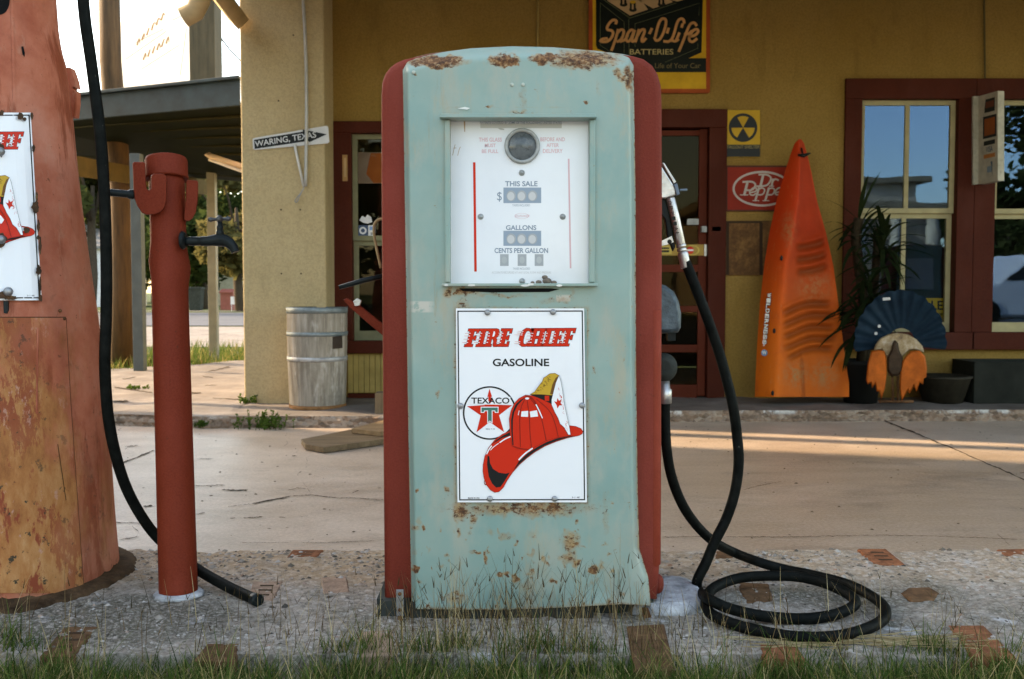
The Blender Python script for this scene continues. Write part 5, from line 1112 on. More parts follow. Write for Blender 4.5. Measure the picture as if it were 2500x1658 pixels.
# planks and block on the drive
mb = MB(); q = [zt(550, 650, 3.136)(x, y) for x, y in ((585, 1322), (965, 1247), (1205, 1272), (1205, 1262), (1330, 1290), (735, 1372))]
qq = [(735, 1072), (858, 1048), (985, 1058), (985, 1065), (790, 1092), (745, 1084)]
mb.prism([Gd(x, y, .035) for x, y in qq], (0, 0, -.031)); tag(mb.build('plank', m_wood('plank_wood', (.07, .045, .024), (.20, .135, .075), .3, 2, 1, 14), bevel=.003), 'split weathered plank lying flat on the drive, its near end broken', 'plank')
mb = MB(); mb.prism([Gd(x, y, .065) for x, y in ((858, 1046), (935, 1026), (990, 1020), (990, 1040), (930, 1054))], (0, 0, -.028)); tag(mb.build('plank', m_wood('plank_wood_light', (.14, .085, .042), (.29, .19, .10), .3, 2, 1, 14), bevel=.003), 'lighter short board resting on top of the long plank', 'plank')
mb = MB(); mb.prism([P(x, y, 6.35) for x, y in ((915, 960), (962, 958), (962, 1013), (915, 1016))], (0, .12, 0)); tag(mb.build('wood_block', m_wood('block_wood', (.12, .08, .045), (.27, .19, .11)), bevel=.004), 'short upright brown wooden block beside the teal pump at the kerb', 'block')

# kayak half leaning on the wall
ky = thing('kayak', 'orange plastic kayak standing upright against the wall, tip up', 'kayak', P(1950, 968, 6.75))
kz = [(340, 1950, 1950.5, 1954, 1956), (350, 1940, 1951, 1957, 1963), (386, 1927, 1952, 1962, 1973), (421, 1916, 1952, 1966, 1981), (492, 1895, 1947, 1970, 1995), (566, 1879, 1935, 1975, 2016), (646, 1866, 1917, 1975, 2034), (742, 1855, 1907, 1977, 2047), (848, 1848, 1902, 1982, 2060), (936, 1844, 1897, 1985, 2073), (969, 1843, 1895, 1985, 2073)]
def kcol(py): 
    return [pw([(r[0], r[j]) for r in kz], py) for j in (1, 2, 3, 4)]
GRV = [(1978, 600, 72, .0), (1980, 630, 76, 0), (1982, 660, 76, 0), (1968, 748, 125, 1), (1972, 776, 130, 1), (1974, 805, 132, 1), (1976, 833, 134, 1), (1978, 858, 120, 1)]
def kgroove(px, py):
    v = 0
    for gx, gy, wd_, two in GRV:
        yc = gy - (px - gx) * .20 - (18 * ((px - gx) / 60) ** 2 if not two else 10 * math.cos((px - gx) / 60 * math.pi))*.5
        e = 1 - sstep(.34, .55, abs(px - gx) / wd_)
        v = max(v, e * math.exp(-((py - yc) / 8.5) ** 2))
    if py > 860: v = max(v, .7 * math.exp(-((px - 1957 - (py - 870) * .05) / 4) ** 2) * sstep(862, 880, py))
    return v
def kscuff(px, py):
    return max(0, 1 - math.hypot((px - 1990) / 60, (py - 700) / 45)) * .7 + max(0, 1 - math.hypot((px - 1942) / 42, (py - 915) / 45)) + max(0, 1 - math.hypot((px - 2012) / 42, (py - 915) / 48)) + max(0, 1 - math.hypot((px - 1925) / 24, (py - 560) / 60)) * .7
def kpt(u, v):
    py = lerp(340, 969, v); a, b, c_, d = kcol(py)
    py += 6 * (1 - abs(2 * u - .5)) * (1 if v == 1 else 0) * 0
    wd_ = (d - a)
    if u < .25: px = lerp(a, b, u / .25); dep = .15 * (1 - u / .25) ** 1.6 * min(1, wd_ / 120)
    else: t = (u - .25) / .75; px = lerp(b, d, t); dep = (.045 * math.sin(math.pi * t) + .11 * t ** 3) * min(1, wd_ / 120)
    base = lerp(7.0, 6.72, v)
    return px, py, base + dep
def kfn(u, v):
    px, py, D = kpt(u, v)
    if u > .27: D += .026 * kgroove(px, py) - .012 * kgroove(px, py + 13); t_ = (u - .27) / .73; D += .03 * math.sin(math.pi * t_) ** 2 * sstep(470, 560, py)
    return P(px, py, D)
mb = MB(); mb.grid(110, 230, kfn, 0, True, at=lambda u, v: {'groove': kgroove(*kpt(u, v)[:2]) if u > .27 else 0, 'scuff': kscuff(*kpt(u, v)[:2]), 'deck_shade': sstep(.24, .34, u) * sstep(1.0, .9, u)})
mb.grid(12, 60, lambda u, v: (lambda L_, R_: L_.lerp(R_, u) + Vector((0, .12 * math.sin(math.pi * u) * min(1, (R_ - L_).length / .3), 0)))(kfn(0, v), kfn(1, v)), 0, True)
mb.grid(40, 2, lambda u, v: kfn(u, 1).lerp(kfn(0, 1).lerp(kfn(1, 1), u) + Vector((0, .12 * math.sin(math.pi * u), 0)), v), 1, False)
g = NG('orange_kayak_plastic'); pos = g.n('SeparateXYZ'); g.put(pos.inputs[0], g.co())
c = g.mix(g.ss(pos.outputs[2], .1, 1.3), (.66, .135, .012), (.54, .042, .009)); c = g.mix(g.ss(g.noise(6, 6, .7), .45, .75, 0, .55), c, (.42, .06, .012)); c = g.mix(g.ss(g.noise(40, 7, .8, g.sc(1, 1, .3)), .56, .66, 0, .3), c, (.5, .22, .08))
c = g.mix(g.math('MULTIPLY', g.attr('deck_shade'), g.ss(g.noise(5, 7, .72), .3, .65, .45, 1)), c, g.mix(g.ss(pos.outputs[2], .15, 1.2), (.50, .10, .012), (.36, .03, .007)))  # shading of the right-hand face painted into the hull colour
c = g.mix(g.math('MULTIPLY', g.attr('groove'), .6), c, (.13, .042, .014)); c = g.mix(g.math('MULTIPLY', g.attr('scuff'), g.ss(g.noise(30, 6, .7), .35, .65)), c, (.36, .19, .075))
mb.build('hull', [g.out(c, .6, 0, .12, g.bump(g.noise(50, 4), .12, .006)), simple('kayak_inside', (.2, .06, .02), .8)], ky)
mb = MB(); kp = lambda x, y, k=0: P(x, y, kpt(.12, (y - 340) / 629)[2] - .012 - .0006 * k)
zk = zt(1800, 320, 2.272)
for i, ch in enumerate('WILDERNESS'):
    t = i / 9; cx, cy = lerp(178, 152, t), lerp(912, 1172, t)
    for k_, mi, ex in ((0, 1, 2.2), (1, 0, 0)):
        w_, h_ = 11 + ex, 12 + ex
        q = [zk(*a) for a in ((cx + w_ - 1, cy - h_), (cx + w_ - 3, cy + h_), (cx - w_ - 2, cy + h_ - 2), (cx - w_, cy - h_ - 2))]
        if mi == 0: mb.text(kp, ch, 0, 0, 0, 0, 2, 0, .03, quad=q)
        else: mb.text(kp, ch, 0, 0, 0, 0, 0, 1, .09, quad=q)
mb.disc(kp, *zk(150, 1230), 8, 0, 2, 24); mb.text(kp, 'W', *zk(138, 1220), *zk(162, 1240), 2, 0, .02); mb.text(kp, 'SYSTEMS', 0, 0, 0, 0, 2, 0, .01, quad=[zk(*a) for a in ((160, 1085), (152, 1195), (143, 1194), (151, 1084))])
mb.build('lettering', [simple('kayak_white', (.7, .66, .6), .5), M['ink'], simple('kayak_blue', (.12, .2, .3), .5)], ky)
mb = MB()
for px, py in ((1908, 630), (1890, 808), (1886, 960)):
    mb = MB(); mb.ball(P(px, py, kpt(.22, (py - 340) / 629)[2] - .004), .012, 0, 10, 6, (.8, .5, 1.5)); mb.build('deck_eye', M['black'], ky)
mb = MB(); mb.tube([P(1948, 378, 6.97), P(1962, 380, 6.95), P(1978, 374, 6.97)], [.008, .014, .006], 8); mb.tube([P(1957, 362, 6.99), P(1960, 380, 6.96)], .006, 8); mb.build('toggle_handle', M['black'], ky)

# potted strappy plant
pt = thing('potted_plant', 'dark strap leaved palm plant in a black pot beside the window', 'plant', P(2092, 975, 6.95))
mb = MB(); pc = P(2100, 970, 6.95); pc.z = PZ; mb.lathe(pc, [(.11, 0), (.15, .26), (.165, .27), (.165, .30), (.14, .30), (.13, .26), (.001, .26)], 24); mb.build('pot', simple('black_pot', (.012, .013, .012), .6), pt)
mb = MB(); mb.tube(cr([tuple(pc + Vector(v)) for v in ((0, 0, .25), (.02, 0, .6), (-.03, .0, 1.0), (-.05, 0, 1.15), (-.03, 0, 1.28))], 4), [.035] * 17, 10); mb.tube(cr([tuple(pc + Vector(v)) for v in ((.02, 0, .25), (.08, 0, .7), (.10, -.02, 1.2), (.13, -.02, 1.12))], 4), [.028] * 13, 10); mb.build('stem', simple('plant_stem', (.035, .025, .014), .9, .4, 30), pt)
mb = MB(); lf = random.Random(5)
def strap(p0, d, L, wd, droop):
    d = Vector(d).normalized(); side = d.cross(Vector((0, 0, 1)))
    if side.length < .05: side = Vector((1, 0, 0))
    side.normalize(); n_ = 9; pts = []
    p = p0.copy(); v = d.copy()
    for i in range(n_ + 1):
        t = i / n_; w_ = wd * math.sin(math.pi * (.12 + .88 * t)) ** .7 * .5
        pts += [p - side * w_, p + side * w_ + Vector((0, 0, w_ * .3))]; p = p + v * L / n_; v = (v + Vector((0, 0, -droop / n_))).normalized()
    b0 = mb.add(pts, [])
    for i in range(n_): mb.f.append([b0 + 2 * i, b0 + 2 * i + 1, b0 + 2 * i + 3, b0 + 2 * i + 2]); mb.m.append(0); mb.s.append(True)
for c_, n_, L in ((pc + Vector((-.03, 0, 1.28)), 30, .34), (pc + Vector((.13, -.03, 1.12)), 42, .36), (pc + Vector((.05, -.03, .85)), 36, .36), (pc + Vector((.0, 0, .65)), 34, .40)):
    for i in range(n_):
        a = lf.uniform(0, 6.28); e = lf.uniform(-.35, 1.2)
        dv = Vector((math.cos(a) * math.cos(e), -abs(math.sin(a)) * math.cos(e) * .55 + .05, math.sin(e)))
        strap(c_ - Vector((0, 0, lf.uniform(0, .2))), dv, L * lf.uniform(.6, 1.1), .03, lf.uniform(.7, 1.8))
mb.build('leaves', m_leaf('strap_leaf', (.012, .022, .01), (.03, .045, .016), (.09, .085, .03)), pt)

# painted metal turkey sculpture
tk = thing('metal_turkey', 'painted metal turkey with blue fan tail and orange wings on the porch', 'sculpture', P(2190, 975, 6.62))
ZT = zt(2000, 650, 3.136)
fan = [(400, 565), (290, 555), (300, 490), (330, 420), (365, 345), (420, 280), (470, 235), (530, 200), (600, 195), (680, 180), (745, 200), (800, 230), (855, 275), (900, 330), (940, 390), (970, 460), (975, 540), (968, 605), (800, 612), (760, 540), (680, 505), (560, 505), (470, 540)]
mb = MB(); cxf, cyf = 610, 640
def fsc(x, y): return .0
pts = [ZT(x, y) for x, y in fan]
nf = 60
def fanpt(u, v):
    a = lerp(R(188), R(-6), u); rr = lerp(120, 395 + 14 * abs(math.sin(u * 13 * math.pi)) - 40 * abs(u - .45), v); 
    x, y = 630 + rr * math.cos(a) * (.93 if u < .5 else .9), 600 - rr * math.sin(a) * 1.04
    return P(*ZT(x, y), 6.70 + .012 * math.sin(u * 26 * math.pi) * v - .05 * v)
mb.grid(104, 10, fanpt, 0, True); mb.grid(104, 10, lambda u, v: fanpt(u, v) + Vector((0, .006, 0)), 0, True)
for x, y in ((435, 515), (460, 460)): mb.disc(plane(6.66, ZT), x, y, 12, 0, 1, 14)
mb.fill(plane(6.640, ZT), [(486, 242), (542, 238), (546, 258), (488, 263)], 0, 1)
g = NG('fan_blue'); c = g.ramp(g.noise(8, 6, .7), [(.3, (.004, .013, .024)), (.6, (.009, .026, .043)), (.8, (.045, .065, .08))])
mb.build('fan_tail', [g.out(c, .6, 0, .08), simple('fan_white', (.6, .6, .58), .5)], tk)
mb = MB(); bod = [(415, 650), (430, 600), (470, 550), (530, 520), (600, 510), (680, 522), (745, 560), (790, 610), (805, 660), (740, 640), (690, 640), (640, 690), (640, 830), (600, 845), (530, 840), (515, 690), (480, 640)]
mb.loft([[P(*ZT(x, y), 6.63 + d) for x, y in offset_poly(bod, -o)] for o, d in ((10, -.02), (0, 0), (0, .03))], 0, True)
g = NG('turkey_body'); c = g.ramp(g.noise(16, 6, .7), [(.3, (.12, .07, .03)), (.5, (.36, .25, .13)), (.7, (.58, .5, .4))]); mb.build('body', g.out(c, .7), tk)
mb = MB(); hd = [(580, 565), (605, 590), (612, 640), (640, 700), (640, 800), (600, 842), (550, 842), (520, 800), (520, 700), (550, 640), (560, 590)]
mb.loft([[P(*ZT(x, y), 6.60 + d) for x, y in offset_poly(hd, -o)] for o, d in ((18, -.04), (6, -.02), (0, 0), (0, .02))], 0, True); mb.build('head', simple('turkey_head', (.05, .03, .018), .7, .5, 25), tk)
for wing in ([(400, 650), (450, 640), (500, 650), (518, 720), (518, 830), (505, 930), (475, 1022), (460, 960), (440, 960), (430, 900), (405, 935), (395, 895), (370, 905), (360, 870), (372, 740)], [(660, 690), (700, 650), (770, 645), (810, 690), (825, 780), (820, 850), (800, 860), (795, 905), (770, 890), (745, 965), (725, 920), (690, 980), (680, 950), (632, 1035), (615, 930), (620, 800), (640, 720)]):
    mb = MB(); mb.loft([[P(*ZT(x, y), 6.585 + d) for x, y in offset_poly(wing, -o)] for o, d in ((12, -.018), (0, 0), (0, .008))], 0, True); mb.build('wing', simple('wing_orange', (.46, .10, .014), .6, .35, 14), tk)
mb = MB()
for x in (560, 600): mb.tube([P(*ZT(x, 830), 6.64), P(*ZT(x + 5, 1040), 6.66)], .008, 8)
mb.tube([P(*ZT(460, 1036), 6.66), P(*ZT(720, 1036), 6.66)], .01, 8); mb.build('legs', M['rustm'], tk)
# tub and planter box
tb = P(2302, 955, 6.95); tb.z = PZ
mb = MB(); mb.lathe(tb, [(.13, 0), (.18, .17), (.19, .175), (.19, .19), (.17, .19), (.165, .15), (.001, .14)], 32); tag(mb.build('tub', simple('dark_tub', (.03, .026, .018), .6, .3, 20)), 'low round dark tub on the porch right of the metal turkey', 'tub')
mb = MB(); x0_, x1_ = P(2378, 930, 6.85).x, P(2378, 930, 6.85).x + 1.0; zt_ = P(2440, 884, 6.85).z
mb.box((x0_, 6.85, PZ), (x1_, 6.88, zt_)); mb.box((x0_, 7.17, PZ), (x1_, 7.2, zt_)); mb.box((x0_, 6.88, PZ), (x0_ + .03, 7.17, zt_)); mb.box((x1_ - .03, 6.88, PZ), (x1_, 7.17, zt_)); mb.box((x0_ + .03, 6.88, PZ), (x1_ - .03, 7.17, zt_ - .06))
tag(mb.build('planter_box', simple('black_planter', (.016, .018, .014), .7, .3, 10), bevel=.004), 'long low black planter box under the right hand window', 'planter')
# yellow sale sign inside the window
mb = MB(); pl = plane(WD + .12); mb.rect(pl, 2230, 728, 2328, 783, 0, 0); mb.text(pl, 'SALE', 2238, 734, 2302, 757, 1, 1, .02); mb.rect(pl, 2236, 764, 2318, 770, 1, 2)
tag(mb.build('sale_sign', [simple('sale_yellow', (.85, .58, .03), .6, .1), M['ink'], simple('sale_olive', (.3, .24, .03), .6)]), 'yellow sale card with black letters inside the right window', 'sign')

# ================================================================== ISLAND DETAILS
def brick(px, mat, label, dz=.0012, round_=False):
    mb = MB(); pts = [Gd(x, y, IZ) for x, y in px]
    cx = sum(p.x for p in pts) / len(pts); cy = sum(p.y for p in pts) / len(pts)
    z0 = max(iz(p.x, p.y) for p in pts) + dz
    top = [(p.x, p.y) for p in pts]
    mb.loft([[Vector((x, y, z)) for x, y in offset_poly(top, -o)] for o, z in ((0, IZ - .03), (0, z0 - .004), (.004, z0))], 0, False, (False, True))
    return mb, Vector((cx, cy, z0)), top
BRK = [([(2093, 1343), (2164, 1343), (2212, 1382), (2131, 1380)], 'brick', 'red stamped brick set in the far island edge on the right', 3),
       ([(2433, 1342), (2545, 1340), (2570, 1358), (2455, 1360)], 'brick', 'red brick at the far island edge by the right border', 0),
       ([(2311, 1529), (2403, 1529), (2479, 1602), (2370, 1602)], 'brick', 'large slanted red brick near the grass at lower right', 0),
       ([(1854, 1577), (1946, 1577), (1965, 1610), (1862, 1609)], 'brick', 'red brick half in grass below the coiled hose', 0),
       ([(1797, 1424), (1878, 1428), (1890, 1472), (1822, 1474)], 'brickbrown', 'brown brick lying inside the ring of the coiled hose', 0),
       ([(1530, 1535), (1622, 1530), (1648, 1640), (1548, 1645)], 'brickbrown', 'big brown brick below the right corner of the teal pump', 0),
       ([(1748, 1345), (1790, 1346), (1792, 1362), (1745, 1362)], 'brickbrown', 'small brown brick at the island edge behind the hose crossing', 0),
       ([(713, 1345), (792, 1345), (776, 1362), (698, 1364)], 'brick', 'bright red brick with cast slots at the far island edge', 3),
       ([(617, 1422), (692, 1421), (668, 1470), (602, 1466)], 'brickpink', 'pale pink stamped brick beside the cut hose end', 3),
       ([(783, 1411), (847, 1408), (855, 1447), (786, 1450)], 'brickpink', 'dusty plain square brick left of the teal pump base', 0),
       ([(504, 1573), (585, 1573), (577, 1614), (473, 1612)], 'brickbrown', 'dark brown brick in the grass below the standpipe', 0),
       ([(155, 1531), (244, 1531), (180, 1601), (97, 1601)], 'brickbrown', 'worn brown stamped brick in front of the salmon pump', 3),
       ([(885, 1545), (962, 1540), (960, 1600), (880, 1605)], 'brickpink', 'dull tan brick in grass below the left pump corner', 0),
       ([(2198, 1448), (2215, 1436), (2270, 1434), (2294, 1448), (2280, 1464), (2225, 1466)], 'brickbrown', 'rounded worn brown brick right of the hose coil', 0)]
for px, mt, lb, slots in BRK:
    mb, c0, top = brick(px, mt, lb)
    if slots:
        a, b, c_, d = [Vector(t) for t in top[:4]]
        for i in range(slots):
            v0 = .22 + i * .24
            q = [a.lerp(d, v0).lerp(b.lerp(c_, v0), .3), a.lerp(d, v0).lerp(b.lerp(c_, v0), .75), a.lerp(d, v0 + .08).lerp(b.lerp(c_, v0 + .08), .75), a.lerp(d, v0 + .08).lerp(b.lerp(c_, v0 + .08), .3)]
            mb.poly([Vector((p.x, p.y, c0.z + .0006)) for p in q], 1)
    tag(mb.build('paving_brick', [M[mt], simple('brick_slot', (.06, .035, .02), .95)]), lb, 'brick', 'bricks set in the island')
# white concrete lump by the pump foot
mb = MB(); lump = [(1560, 1462), (1598, 1432), (1640, 1436), (1690, 1448), (1700, 1470), (1698, 1494), (1640, 1500), (1570, 1496)]
bs_ = [Gd(x, y, IZ) for x, y in ((1545, 1500), (1600, 1432), (1660, 1425), (1705, 1450), (1712, 1494), (1640, 1505))]
ct = sum(bs_, Vector()) / 6
mb.loft([[Vector((ct.x + (p.x - ct.x) * s, ct.y + (p.y - ct.y) * s, z + .003 * mn.noise(p * 40 + Vector((0, 0, z * 90))))) for p in [Vector(q) for q in cr([tuple(b) for b in bs_] + [tuple(bs_[0])], 3)[:-1]]] for s, z in ((1.03, IZ - .01), (1.0, IZ + .014), (.96, IZ + .021), (.80, IZ + .024))], 0, True)
tag(mb.build('concrete_lump', M['concpatch']), 'white painted concrete lump at the right foot of the teal pump', 'concrete')

# ================================================================== GRASS
def blade(mb, p, h, wd, lean, az, tint, bend=.6):
    d = Vector((math.cos(az), math.sin(az), 0)); sd = Vector((-d.y, d.x, 0))
    if abs(sd.x) < .5: sd = (sd + Vector((.6, 0, 0))).normalized()
    b0 = len(mb.v); n_ = 4
    for i in range(n_ + 1):
        t = i / n_; w_ = wd * (1 - t ** 1.6) * .5 + .0002
        q = p + Vector((0, 0, 1)) * h * t * (1 - .25 * bend * lean * t) + d * h * lean * (t * (1 - bend) + bend * t * t)
        mb.v += [q - sd * w_, q + sd * w_]
    for i in range(n_): mb.f.append([b0 + 2 * i, b0 + 2 * i + 1, b0 + 2 * i + 3, b0 + 2 * i + 2]); mb.m.append(0); mb.s.append(True)
    for i in range(b0, len(mb.v)): mb.setat('tint', i, tint)
M['grass'] = m_blade('grass_blade', [(0, (.014, .032, .008)), (.3, (.05, .095, .02)), (.6, (.115, .15, .04)), (.8, (.30, .23, .09)), (1, (.46, .36, .18))])
M['dry'] = m_blade('dry_stalk', [(0, (.03, .03, .012)), (.3, (.10, .06, .03)), (.6, (.26, .18, .085)), (.85, (.42, .33, .18)), (1, (.55, .46, .27))])
mb = MB(); gr = random.Random(3)
def gh(px): return pw([(0, 1540), (100, 1570), (300, 1610), (480, 1600), (700, 1600), (830, 1560), (950, 1555), (1100, 1560), (1250, 1560), (1400, 1555), (1500, 1590), (1650, 1610), (1800, 1612), (1950, 1600), (2050, 1585), (2150, 1600), (2250, 1560), (2350, 1590), (2450, 1595), (2520, 1570)], px)
for i in range(21000):
    px = gr.uniform(-60, 2560); top = gh(px); t = gr.random()
    py = lerp(top + 25, 1740, t ** .8)
    cl = mn.noise(Vector((px * .012, py * .02, 0)))
    if cl < -.15 and gr.random() < .8 * (1 - t * .6): continue
    p = Gd(px, py, IZ - .02); p.z = IZ - .005 if p.y > 2.02 else IZ - .035
    big = 1.7 if gr.random() < .13 else 1
    blade(mb, p, gr.uniform(.025, .07) * (1 + .8 * cl) * (.65 + .5 * t) * big, gr.uniform(.0011, .0024) * (1.3 if big > 1 else 1), gr.uniform(.1, 1.5), gr.uniform(0, 6.28), min(1, max(0, gr.gauss(.36, .2) + (.45 if gr.random() < .2 else 0))))
mb2 = mb
tag(mb.build('grass', M['grass'], loc=(0, 2, IZ)), 'green grass growing along the near edge of the island', 'grass', kind='stuff')
mb = MB()
for i in range(800):
    px = gr.gauss(1280, 260) if gr.random() < .55 else gr.uniform(-20, 2520); py = gr.uniform(1520, 1680)
    if 1000 < px < 1560: py = gr.uniform(1515, 1640)
    p = Gd(px, py, IZ - .02); p.z = IZ - .01; h = gr.uniform(.05, .15) * (1.25 if 1050 < px < 1560 else .9)
    blade(mb, p, h, gr.uniform(.0009, .0016), gr.uniform(.05, .7), gr.uniform(0, 6.28), gr.random(), .4)
    if gr.random() < .3:      # seed head: two short side spikes
        for k_ in range(2): blade(mb, p + Vector((0, 0, h * .86)), gr.uniform(.015, .035), .0016, gr.uniform(.3, 1.2), gr.uniform(0, 6.28), gr.uniform(0, .4), .2)
for px, py, tx, ty in ((170, 1560, 245, 1430), (95, 1640, 215, 1450), (420, 1530, 400, 1410), (560, 1540, 550, 1430), (480, 1520, 465, 1380), (712, 1540, 690, 1385), (1000, 1470, 945, 1290), (1010, 1490, 950, 1310), (1905, 1560, 1905, 1380), (2150, 1560, 2148, 1395), (1240, 1640, 1190, 1380), (1600, 1500, 1665, 1590), (1420, 1530, 1530, 1380), (820, 1640, 790, 1440), (1130, 1640, 1200, 1450), (1740, 1560, 1690, 1440), (2010, 1570, 2050, 1490)):
    p = Gd(px, min(py, 1600), IZ); q = P(tx, ty, p.y + .03); d = q - p
    blade(mb, p, d.z, .0015, math.hypot(d.x, d.y) / max(.01, d.z), math.atan2(d.y, d.x), gr.uniform(.5, 1), .3)
for i in range(150):     # flattened straw below the coil
    x = gr.uniform(1880, 2330); y = gr.gauss(1567, 7) - (x - 2100) * .01; p = Gd(x, y, IZ + .006); a = gr.gauss(0, .22) + (math.pi if gr.random() < .5 else 0); L = gr.uniform(.04, .13)
    b = p + Vector((math.cos(a) * L, math.sin(a) * L * .7, gr.uniform(0, .01))); s_ = Vector((0, .0007, .0005)); b0 = mb.add([p - s_, p + s_, b + s_, b - s_], [(0, 1, 2, 3)])
    for k_ in range(4): mb.setat('tint', b0 + k_, gr.uniform(.5, 1))
tag(mb.build('dry_stalks', M['dry'], loc=(0, 2, IZ)), 'tall dry grass stalks and straw in front of the pumps', 'dry grass', kind='stuff')
# weeds at the kerb
def weed(px, py, z, n_, hgt, spread, label, D=None, cat='weed'):
    mb = MB(); c0 = Gd(px, py, z)
    for i in range(n_):
        a = gr.uniform(0, 6.28); L = hgt * gr.uniform(.3, 1); p = c0 + Vector((math.cos(a) * spread * gr.random(), math.sin(a) * spread * .4 * gr.random(), 0))
        q = p + Vector((gr.uniform(-.3, .3) * L, gr.uniform(-.3, .3) * L, L)); mb.tube([p, q], .0015, 4, 0)
        for k_ in range(7):
            m_ = p.lerp(q, gr.uniform(.2, 1)); s_ = gr.uniform(.008, .022); u = Vector((gr.uniform(-1, 1), gr.uniform(-1, .4), gr.uniform(-.4, .8))).normalized() * s_; v = u.orthogonal().normalized() * s_ * .5
            mb.poly([m_, m_ + u * .5 + v, m_ + u, m_ + u * .5 - v])
    return tag(mb.build('weed', M['weed']), label, cat)
M['weed'] = m_leaf('weed_leaf', (.03, .06, .012), (.09, .14, .03), (.2, .2, .06))
weed(640, 1047, .0, 55, .12, .2, 'leafy green weed clump growing out of the kerb joint')
weed(706, 1040, .0, 26, .07, .05, 'low dark weed under the kerb in front of the barrel')
weed(498, 1045, .0, 30, .05, .07, 'small bright green weed at the kerb right of the standpipe')
weed(600, 985, PZ, 16, .06, .08, 'tiny weed at the foot of the tan pillar')
weed(330, 950, PZ, 18, .03, .12, 'flat weed growing in a pavement crack')
# verge grass at the street side
mb = MB()
for i in range(7000):
    x = gr.uniform(-7, -2.0); y = max(back(x) - .15, 9.6) + gr.random() ** 1.4 * 5.0
    blade(mb, Vector((x, y, -.05)), gr.uniform(.10, .26), gr.uniform(.008, .016), gr.uniform(.1, .9), gr.uniform(0, 6.28), min(1, max(0, gr.gauss(.5, .22))))
tag(mb.build('verge_grass', M['grass'], loc=(-4, 12, -.05)), 'uneven verge grass between the pavement and the gravel shoulder', 'grass', kind='stuff')

# ================================================================== CARPORT AT THE LEFT
cpth = thing('carport', 'low metal carport with grey fascia on thin posts left of the store', 'carport', P(400, 905, 10))
NL, NR, FR, FL = P(60, 300, 10.1), P(586, 252, 9.4), P(620, 446, 12.7), P(60, 400, 12.8)
mb = MB(); mb.prism([NL, NR, FR, FL], (0, 0, .05)); 
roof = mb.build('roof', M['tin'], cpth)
mb = MB()
for i in range(1, 9):
    mb = MB(); t = i / 9; a, b = NL.lerp(FL, t), NR.lerp(FR, t); mb.tube([a - Vector((0, 0, .012)), b - Vector((0, 0, .012))], .018, 4); mb.build('roof_rib', simple('rib_tin', (.022, .022, .010), .7, .2), roof)
mb = MB(); up2 = Vector((0, 0, 1)); hL, hR = P(60, 250, 10.1) - NL, P(586, 194, 9.4) - NR
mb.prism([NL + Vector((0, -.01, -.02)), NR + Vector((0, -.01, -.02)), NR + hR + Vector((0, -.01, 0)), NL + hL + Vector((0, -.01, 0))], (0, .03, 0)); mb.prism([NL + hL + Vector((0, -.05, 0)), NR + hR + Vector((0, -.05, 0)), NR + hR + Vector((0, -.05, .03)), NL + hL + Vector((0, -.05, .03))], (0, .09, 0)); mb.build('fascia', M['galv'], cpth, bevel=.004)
for px, D, wd_, py, mt, topy in ((338, 9.65, .10, 912, 'greypost', 400), (520, 12.2, .10, 868, 'creampost', 425)):
    mb = MB(); b = P(px, py, D); t = P(px - 10, topy, D); mb.box((b.x - wd_ / 2, D, -.1), (b.x + wd_ / 2, D + wd_, t.z + .1)); mb.build('post', M[mt], cpth, bevel=.004)
mb = MB(); a, b = P(150, 400, 9.3), P(506, 459, 13.2); sd = Vector((0, 0, .095))
mb.prism([a - sd, b - sd, b + sd, a + sd], (.04, .06, 0)); mb.build('beam', M['yellowbeam'], cpth)
lt = thing('fluorescent_fixture', 'cream strip light fixture under the carport roof', 'light fixture', P(540, 390, 10))
a, b = P(508, 379, 10.6), P(606, 412, 10.2)
mb = MB(); mb.tube([a, b], .05, 4, 0, flat=.6); mb.build('housing', M['lamp'], lt)
mb = MB(); mb.tube([a + Vector((.02, -.02, -.05)), b + Vector((0, -.02, -.05))], .016, 10); mb.build('lamp_tube', simple('unlit_tube', (.8, .7, .58), .3, .05), lt)
# utility pole through the carport edge, darker pole behind, white board, wire
mb = MB(); mb.tube([P(300, 905, 10.9) - Vector((0, 0, .1)), P(298, 700, 10.9), P(296, 500, 10.9), P(270, 150, 10.9), P(262, -250, 10.9)], [.13, .127, .122, .112, .105], 20); tag(mb.build('utility_pole', M['utility']), 'tall brown wooden utility pole rising behind the carport fascia', 'utility pole')
mb = MB(); mb.box((P(461, 100, 11.6).x, 11.6, 2.42), (P(524, 100, 11.6).x, 11.9, 5.6)); tag(mb.build('timber_post', M['greywood'], bevel=.01), 'thick dark square timber mast standing up from the carport roof', 'post')
gb = thing('painted_board', 'sun bleached white board with faded brown brush lettering above the carport', 'sign', P(380, 200, 16))
mb = MB(); mb.prism([P(x, y, 16) for x, y in ((288, 60), (345, 3), (400, -60), (475, -60), (475, 230), (288, 240))], (0, .04, 0)); mb.build('board', m_ghost(), gb)
mb = MB(); pl = plane(15.98); zg = zt(0, 0, 2.613); hm = lambda x, y, k: pl(*zg(x, y), k)
gg = random.Random(8)
for (x0_, y0_), (x1_, y1_), n_ in (((875, 262), (1060, 70), 6), ((915, 355), (1090, 230), 6)):
    for i in range(n_):
        t = i / n_; x, y = lerp(x0_, x1_, t), lerp(y0_, y1_, t); mb.stroke(hm, [(x, y + 25), (x + 14, y - 18), (x + 22 + gg.uniform(-8, 8), y + gg.uniform(-25, 20))], (14, 5), 1 + i * .3, 0, 3)
for pts in ([(740, 140), (900, 0), (960, -60)], [(870, 270), (1045, 185)], [(800, 380), (1060, 200)], [(905, 440), (1140, 290)], [(1100, 130), (1200, 80)], [(1150, 480), (1190, 180)]): mb.stroke(hm, pts, 5, 6, 0, 2)
mb.build('faded_lettering', simple('faded_brown', (.42, .24, .13), .8, .2), gb)
